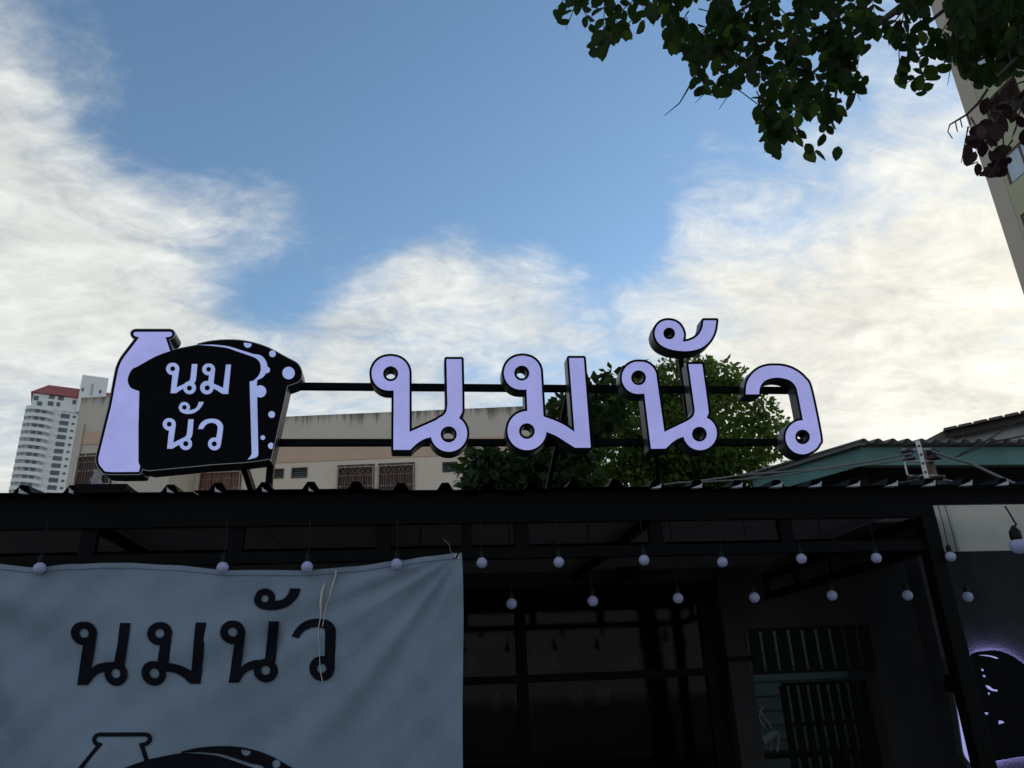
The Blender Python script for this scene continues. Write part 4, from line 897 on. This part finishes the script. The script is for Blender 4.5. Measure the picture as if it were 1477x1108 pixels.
for i, z in enumerate(rows):
    if z < 7: continue
    for j, (a, b) in enumerate(yw):
        f = MB()
        for (p, q, c, d) in ((a, b, z, z+.08), (a, b, z+1.37, z+1.45), (a, a+.08, z+.08, z+1.37), (b-.08, b, z+.08, z+1.37), ((a+b)/2-.04, (a+b)/2+.04, z+.08, z+1.37)): f.box(XT+.06, XT+.16, p, q, c, d)
        fo = f.build('window', 'frame_brown', tb2)
        if (abs(z-base.z) < .1 and j == 0) or (i*3+j*5) % 4:
            for (p, q) in ((a+.08, (a+b)/2-.04), ((a+b)/2+.04, b-.08)): MB().box(XT+.10, XT+.12, p, q, z+.08, z+1.37).build('pane', 'pane_pale', fo)
# ------------------------------------------------------------------ trees
LEAF = [(0, 0, 0), (.22, .24, .05), (.5, .31, .07), (.8, .20, .04), (1, 0, -.03), (.8, -.20, .04), (.5, -.31, .07), (.22, -.24, .05), (.5, 0, -.02)]
LEAFF = [(0, 8, 2, 1), (8, 4, 3, 2), (0, 7, 6, 8), (8, 6, 5, 4)]
def leaf_into(mb, p, d, nrm, l, wd=1.0):
    d = d.normalized(); s = d.cross(nrm).normalized(); n = s.cross(d); b = len(mb.v)
    for (x, y, z) in LEAF: mb.v.append(p+d*(x*l)+s*(y*l*wd)+n*(z*l))
    mb.f += [tuple(b+i for i in f) for f in LEAFF]
def small_leaf(mb, p, d, nrm, l):
    d = d.normalized(); s = d.cross(nrm).normalized(); n = s.cross(d); b = len(mb.v)
    mb.v += [p, p+d*(.5*l)+s*(.30*l)+n*(.05*l), p+d*l, p+d*(.5*l)-s*(.30*l)+n*(.05*l)]; mb.f += [(b, b+1, b+2), (b, b+2, b+3)]
def rv(): v = Vector(rng.normal(size=3)); return v.normalized()
def inpoly(x, y, pl):
    c = False
    for i in range(len(pl)):
        a, b = pl[i], pl[i-1]
        if (a[1] > y) != (b[1] > y) and x < (b[0]-a[0])*(y-a[1])/(b[1]-a[1])+a[0]: c = not c
    return c
def far_tree(name, poly, Y0, thick, nclump, per, lsize, rad, m, label, trunk_px, zbase=0, lean=0):
    xs = [p[0] for p in poly]; ys = [p[1] for p in poly]; A_ = np.array(smooth_poly(poly), float)
    cl = []; tries = 0
    while len(cl) < nclump and tries < 20000:
        tries += 1; x = rng.uniform(min(xs), max(xs)); y = rng.uniform(min(ys), max(ys))
        if not inpoly(x, y, poly): continue
        e = -float(sd_poly(np.array([x]), np.array([y]), A_)[0]); rr = rad*rng.uniform(.4, 1.35); rpx = rr*FPX/Y0
        if e < rpx*.55: rr = max(rad*.35, e*Y0/FPX*1.3)
        dep_ = thick*min(1, (e/120)**.5)
        s = -1 if rng.uniform() < .72 else 1
        cl.append((P(x, y, Y0+s*dep_*rng.uniform(.25, 1)), rr))
    base = P(*trunk_px, Y0); base.z = zbase
    t = thing(name, base, label, 'tree'); mb = MB()
    ctr = sum((c for c, r in cl), Vector())/len(cl)
    for (c, r) in cl:
        for k in range(int(per*(r/rad)**1.6)+6):
            v = rv(); p = c+Vector((v.x, v.y, v.z*.75))*r*rng.uniform(.35, 1.08)
            nrm = (v*.7+rv()*.7+Vector((0, 0, .5))).normalized(); d = (v+rv()*.8+Vector((0, 0, -.35))); small_leaf(mb, p, d, nrm, lsize*rng.uniform(.6, 1.25))
    mb.build('crown', m, t)
    tr = MB(); top = ctr.copy(); mid = base.lerp(top, .5); tr.tube([base, base.lerp(mid, .5)+Vector((.06, 0, 0)), mid, top], [.17, .14, .11, .05], 10); tr.build('trunk', 'bark', t, smooth=True)
    for k in range(9):
        c, r = cl[int(rng.integers(len(cl)))]; s = mid.lerp(top, rng.uniform(0, .8)); MB().tube([s, s.lerp(c, .5)+Vector((0, 0, .15)), c], [.05, .035, .012], 6).build('branch', 'bark', t, smooth=True)
    return t
far_tree('leafy_tree', [(838, 575), (870, 552), (905, 560), (925, 530), (940, 524), (962, 516), (990, 511), (1015, 518), (1030, 526), (1046, 520), (1060, 517), (1072, 535), (1070, 550), (1088, 556), (1110, 575), (1128, 596), (1138, 630), (1136, 655), (1100, 668), (1120, 690), (1110, 720), (830, 722), (826, 640)], 12.5, 1.5, 210, 140, .115, .37, 'leaf_mid', 'bright green leafy tree rising behind the last two letters', (960, 700))
far_tree('dark_tree', [(674, 722), (676, 690), (672, 675), (682, 655), (700, 646), (716, 650), (730, 644), (752, 655), (775, 640), (790, 612), (800, 585), (822, 572), (845, 560), (862, 540), (884, 528), (896, 548), (900, 600), (860, 640), (850, 722)], 10.5, .9, 95, 55, .17, .30, 'leaf_dark', 'dark broad leaved tree between the cream building and the bright green tree', (740, 710))
far_tree('bushy_tree', [(1120, 722), (1118, 680), (1135, 655), (1150, 648), (1165, 655), (1185, 668), (1195, 690), (1190, 722)], 14.5, .7, 30, 60, .10, .22, 'leaf_mid', 'low sparse tree at the foot of the arched letter beside the teal eave', (1150, 715))
# ---- the near tree that hangs over the street
nt_ = thing('overhanging_tree', (4.6, 0.6, 0), 'near tree with large oval leaves hanging into the upper right corner', 'tree')
trunk_top = Vector((4.3, 1.0, 4.6))
MB().tube([(4.6, .6, 0), (4.55, .65, 1.2), (4.45, .8, 2.8), trunk_top], [.24, .20, .17, .14], 14).build('trunk', 'bark', nt_, smooth=True)
core = [(795, 0), (797, 40), (815, 45), (838, 15), (842, 50), (848, 78), (868, 92), (880, 70), (893, 72), (896, 55), (905, 62), (925, 45), (932, 30), (940, 40), (955, 30), (956, 70), (972, 88), (985, 90), (990, 95), (1000, 112), (995, 125), (1003, 155), (1015, 140), (1037, 160), (1040, 140), (1062, 140), (1083, 125), (1090, 170), (1088, 230), (1100, 225), (1110, 238), (1125, 232), (1138, 205), (1160, 215), (1175, 238), (1205, 238), (1212, 215), (1200, 190), (1220, 185), (1225, 150), (1250, 145), (1255, 125), (1235, 95), (1250, 80), (1255, 70), (1240, 60), (1275, 62), (1290, 75), (1310, 70), (1290, 120), (1300, 140), (1310, 152), (1325, 140), (1345, 120), (1370, 128), (1380, 100), (1420, 130), (1440, 120), (1500, 100), (1500, -70), (795, -70)]
purple = [(1385, 180), (1400, 165), (1420, 150), (1450, 118), (1500, 100), (1500, 225), (1458, 222), (1450, 250), (1432, 258), (1415, 262), (1385, 238), (1380, 220)]
lm = MB(); leaf_into(lm, Vector((0, 0, 0)), Vector((0, 0, -1)), Vector((0, -1, 0)), 1.0); 
lmesh = lm.mesh('leaf', MATS['leaf_near'], smooth=True); lmesh2 = lm.mesh('leaf_light', MATS['leaf_light'], smooth=True); pmesh = lm.mesh('leaf_purple', MATS['leaf_purple'], smooth=True)
stuff = MB(); leaves = []; twigs = MB()
def spray(px, py, ang, n, D, lpx, poly, purple_=False):
    # a drooping compound leaf: twig with leaves in pairs
    dx, dy = math.cos(ang), math.sin(ang); pts = []; step_ = lpx*.62
    for k in range(n+1):
        pts.append((px+dx*step_*k, py+dy*step_*k+.012*lpx*k*k, D+.02*k*rng.uniform(-1, 1)))
    tw = [PD(*q) for q in pts if inpoly(q[0], q[1], poly) or q[1] < 0]
    if len(tw) > 3: twigs.tube(tw, [.0032]+[.0022]*(len(tw)-2)+[.001], 4)
    for k in range(1, n+1):
        for s in ((-1, 1) if k < n else (0,)):
            x, y, d = pts[k]; la = ang+s*rng.uniform(.7, 1.2); l = lpx*rng.uniform(.8, 1.15)
            ex, ey = x+math.cos(la)*l*.85, y+math.sin(la)*l*.85+l*.25
            if not (inpoly(ex, ey, poly) and inpoly((x+ex)/2, (y+ey)/2, poly)): continue
            p = PD(x, y, d); q = PD(ex, ey, d+rng.uniform(-.06, .06)); dv = q-p
            nr = ((EYE-p).normalized()*rng.uniform(.35, 1)+rv()*.55).normalized()
            leaves.append((p, dv.normalized(), nr, max(dv.length, .03)*1.05, purple_, x, y))
def fill_sprays(poly, n, bx, lpx, Ds, pur=False):
    c = 0; tr = 0
    while c < n and tr < 60000:
        tr += 1; x = rng.uniform(bx[0], bx[1]); y = rng.uniform(bx[2], bx[3])
        if not inpoly(x, y, poly): continue
        spray(x, y, rng.uniform(.35*PI, .9*PI) if rng.uniform() < .7 else rng.uniform(.05*PI, .5*PI), int(rng.integers(4, 8)), rng.uniform(*Ds), lpx*rng.uniform(.85, 1.15), poly, pur); c += 1
fill_sprays(core, 64, (795, 1480, -60, 240), 20, (3.5, 4.8))
fill_sprays(core, 22, (1085, 1250, 0, 225), 21, (3.4, 4.2))
fill_sprays(core, 20, (955, 1090, 0, 150), 20, (3.6, 4.6))
fill_sprays(core, 36, (960, 1480, -60, 60), 21, (3.6, 5.0))
fill_sprays([(1366, -60), (1366, 60), (1380, 100), (1395, 128), (1425, 130), (1440, 112), (1500, 105), (1500, -60)], 40, (1366, 1495, -50, 125), 23, (3.3, 4.4))
fill_sprays(purple, 20, (1380, 1490, 100, 260), 22, (3.0, 3.5), True)
fill_sprays([(830, -62), (1750, -62), (1750, -560), (1000, -560)], 210, (830, 1750, -555, -65), 22, (3.4, 5.2))
fill_sprays([(1495, -60), (1800, -60), (1800, 160), (1600, 230), (1495, 120)], 50, (1495, 1800, -60, 225), 23, (3.2, 4.6))
vis = [l for l in leaves if 0 <= l[5] <= 1477 and l[6] >= 0]; vis.sort(key=lambda l: -l[3]*FPX/(l[0]-EYE).length)
keep = set(id(l) for l in vis[:285])
pst = MB()
for l in leaves:
    p, d, nr, ln, pur = l[:5]
    if id(l) in keep:
        z = -d; x = nr.cross(d); x = d.cross(nr).normalized(); n = x.cross(d); R = Matrix((x, -n, -d)).transposed()
        o = bpy.data.objects.new('leaf', pmesh if pur else (lmesh2 if rng.uniform() < .28 else lmesh)); COL.objects.link(o); o.parent = nt_
        mw = R.to_4x4() @ Matrix.Scale(ln, 4); mw.translation = p-ORI[nt_]; o.matrix_local = mw
    else: leaf_into(pst if pur else stuff, p, d, nr, ln)
# the rest of the crown spreads above the frame and over the street
def crown_z(x, y): return 5.3+.25*math.sin(x*1.7+y)+.2*math.cos(y*1.9)
for k in range(9000):
    x = rng.uniform(-1.5, 8.5); y = rng.uniform(-5.0, 3.4); p = Vector((x, y, crown_z(x, y)+rng.uniform(0, 2.2)))
    if ((x-3.6)/5.0)**2+((y+.8)/4.3)**2 > 1: continue
    d = p-EYE; w = d.dot(FW)
    if w > 0 and abs(d.dot(RT))/w*FPX < 800 and (554-d.dot(UP)/w*FPX) > -60 : continue
    leaf_into(stuff, p, rv()+Vector((0, 0, -.8)), (rv()+Vector((0, 0, 1.2))).normalized(), rng.uniform(.08, .13))
for i, dst in enumerate([(900, -40, 4.6), (1060, 20, 4.2), (1165, 110, 3.9), (1330, 40, 4.2), (1440, 110, 3.4), (1240, -30, 4.4)]):
    q = PD(*dst); md = trunk_top.lerp(q, .5)+Vector((0, 0, .5)); MB().tube([trunk_top, trunk_top.lerp(md, .6)+Vector((0, 0, .1)), md, md.lerp(q, .6), q], [.08, .06, .04, .02, .006], 8).build('branch', 'bark', nt_, smooth=True)
for dst in ((0.5, -1.5, 6.2), (2.0, -3.5, 6.4), (6.5, -2, 6.6), (1.0, 1.0, 6.3), (5.5, 2.0, 6.5)):
    q = Vector(dst); MB().tube([trunk_top, trunk_top.lerp(q, .5)+Vector((0, 0, .4)), q], [.10, .07, .02], 8).build('branch', 'bark', nt_, smooth=True)
twigs.tube([PD(998, 118, 4.0), PD(990, 132, 4.0), PD(980, 149, 4.0), PD(958, 167, 4.0)], [.005, .004, .003, .0015], 5)
twigs.tube([PD(1425, 128, 3.3), PD(1412, 148, 3.3), PD(1395, 165, 3.3), PD(1370, 180, 3.3), PD(1367, 190, 3.3), PD(1374, 200, 3.3)], [.005, .005, .004, .003, .002, .002], 5)
for (a, b) in (((1395, 165), (1400, 180)), ((1385, 172), (1388, 184)), ((1378, 176), (1381, 190))): twigs.tube([PD(*a, 3.3), PD(*b, 3.3)], .002, 4)
twigs.tube([PD(1155, 55, 3.8), PD(1148, 90, 3.8), PD(1143, 130, 3.8), PD(1152, 165, 3.8)], [.008, .006, .004, .002], 5)
twigs.tube([PD(1148, 97, 3.8), PD(1180, 108, 3.8), PD(1220, 125, 3.8)], [.004, .003, .002], 5)
twigs.build('twigs', 'twig', nt_, smooth=True, kind='stuff')
o = stuff.build('leaves', 'leaf_near', nt_, smooth=True, kind='stuff')
o = pst.build('purple_leaves', 'leaf_purple', nt_, smooth=True, kind='stuff')
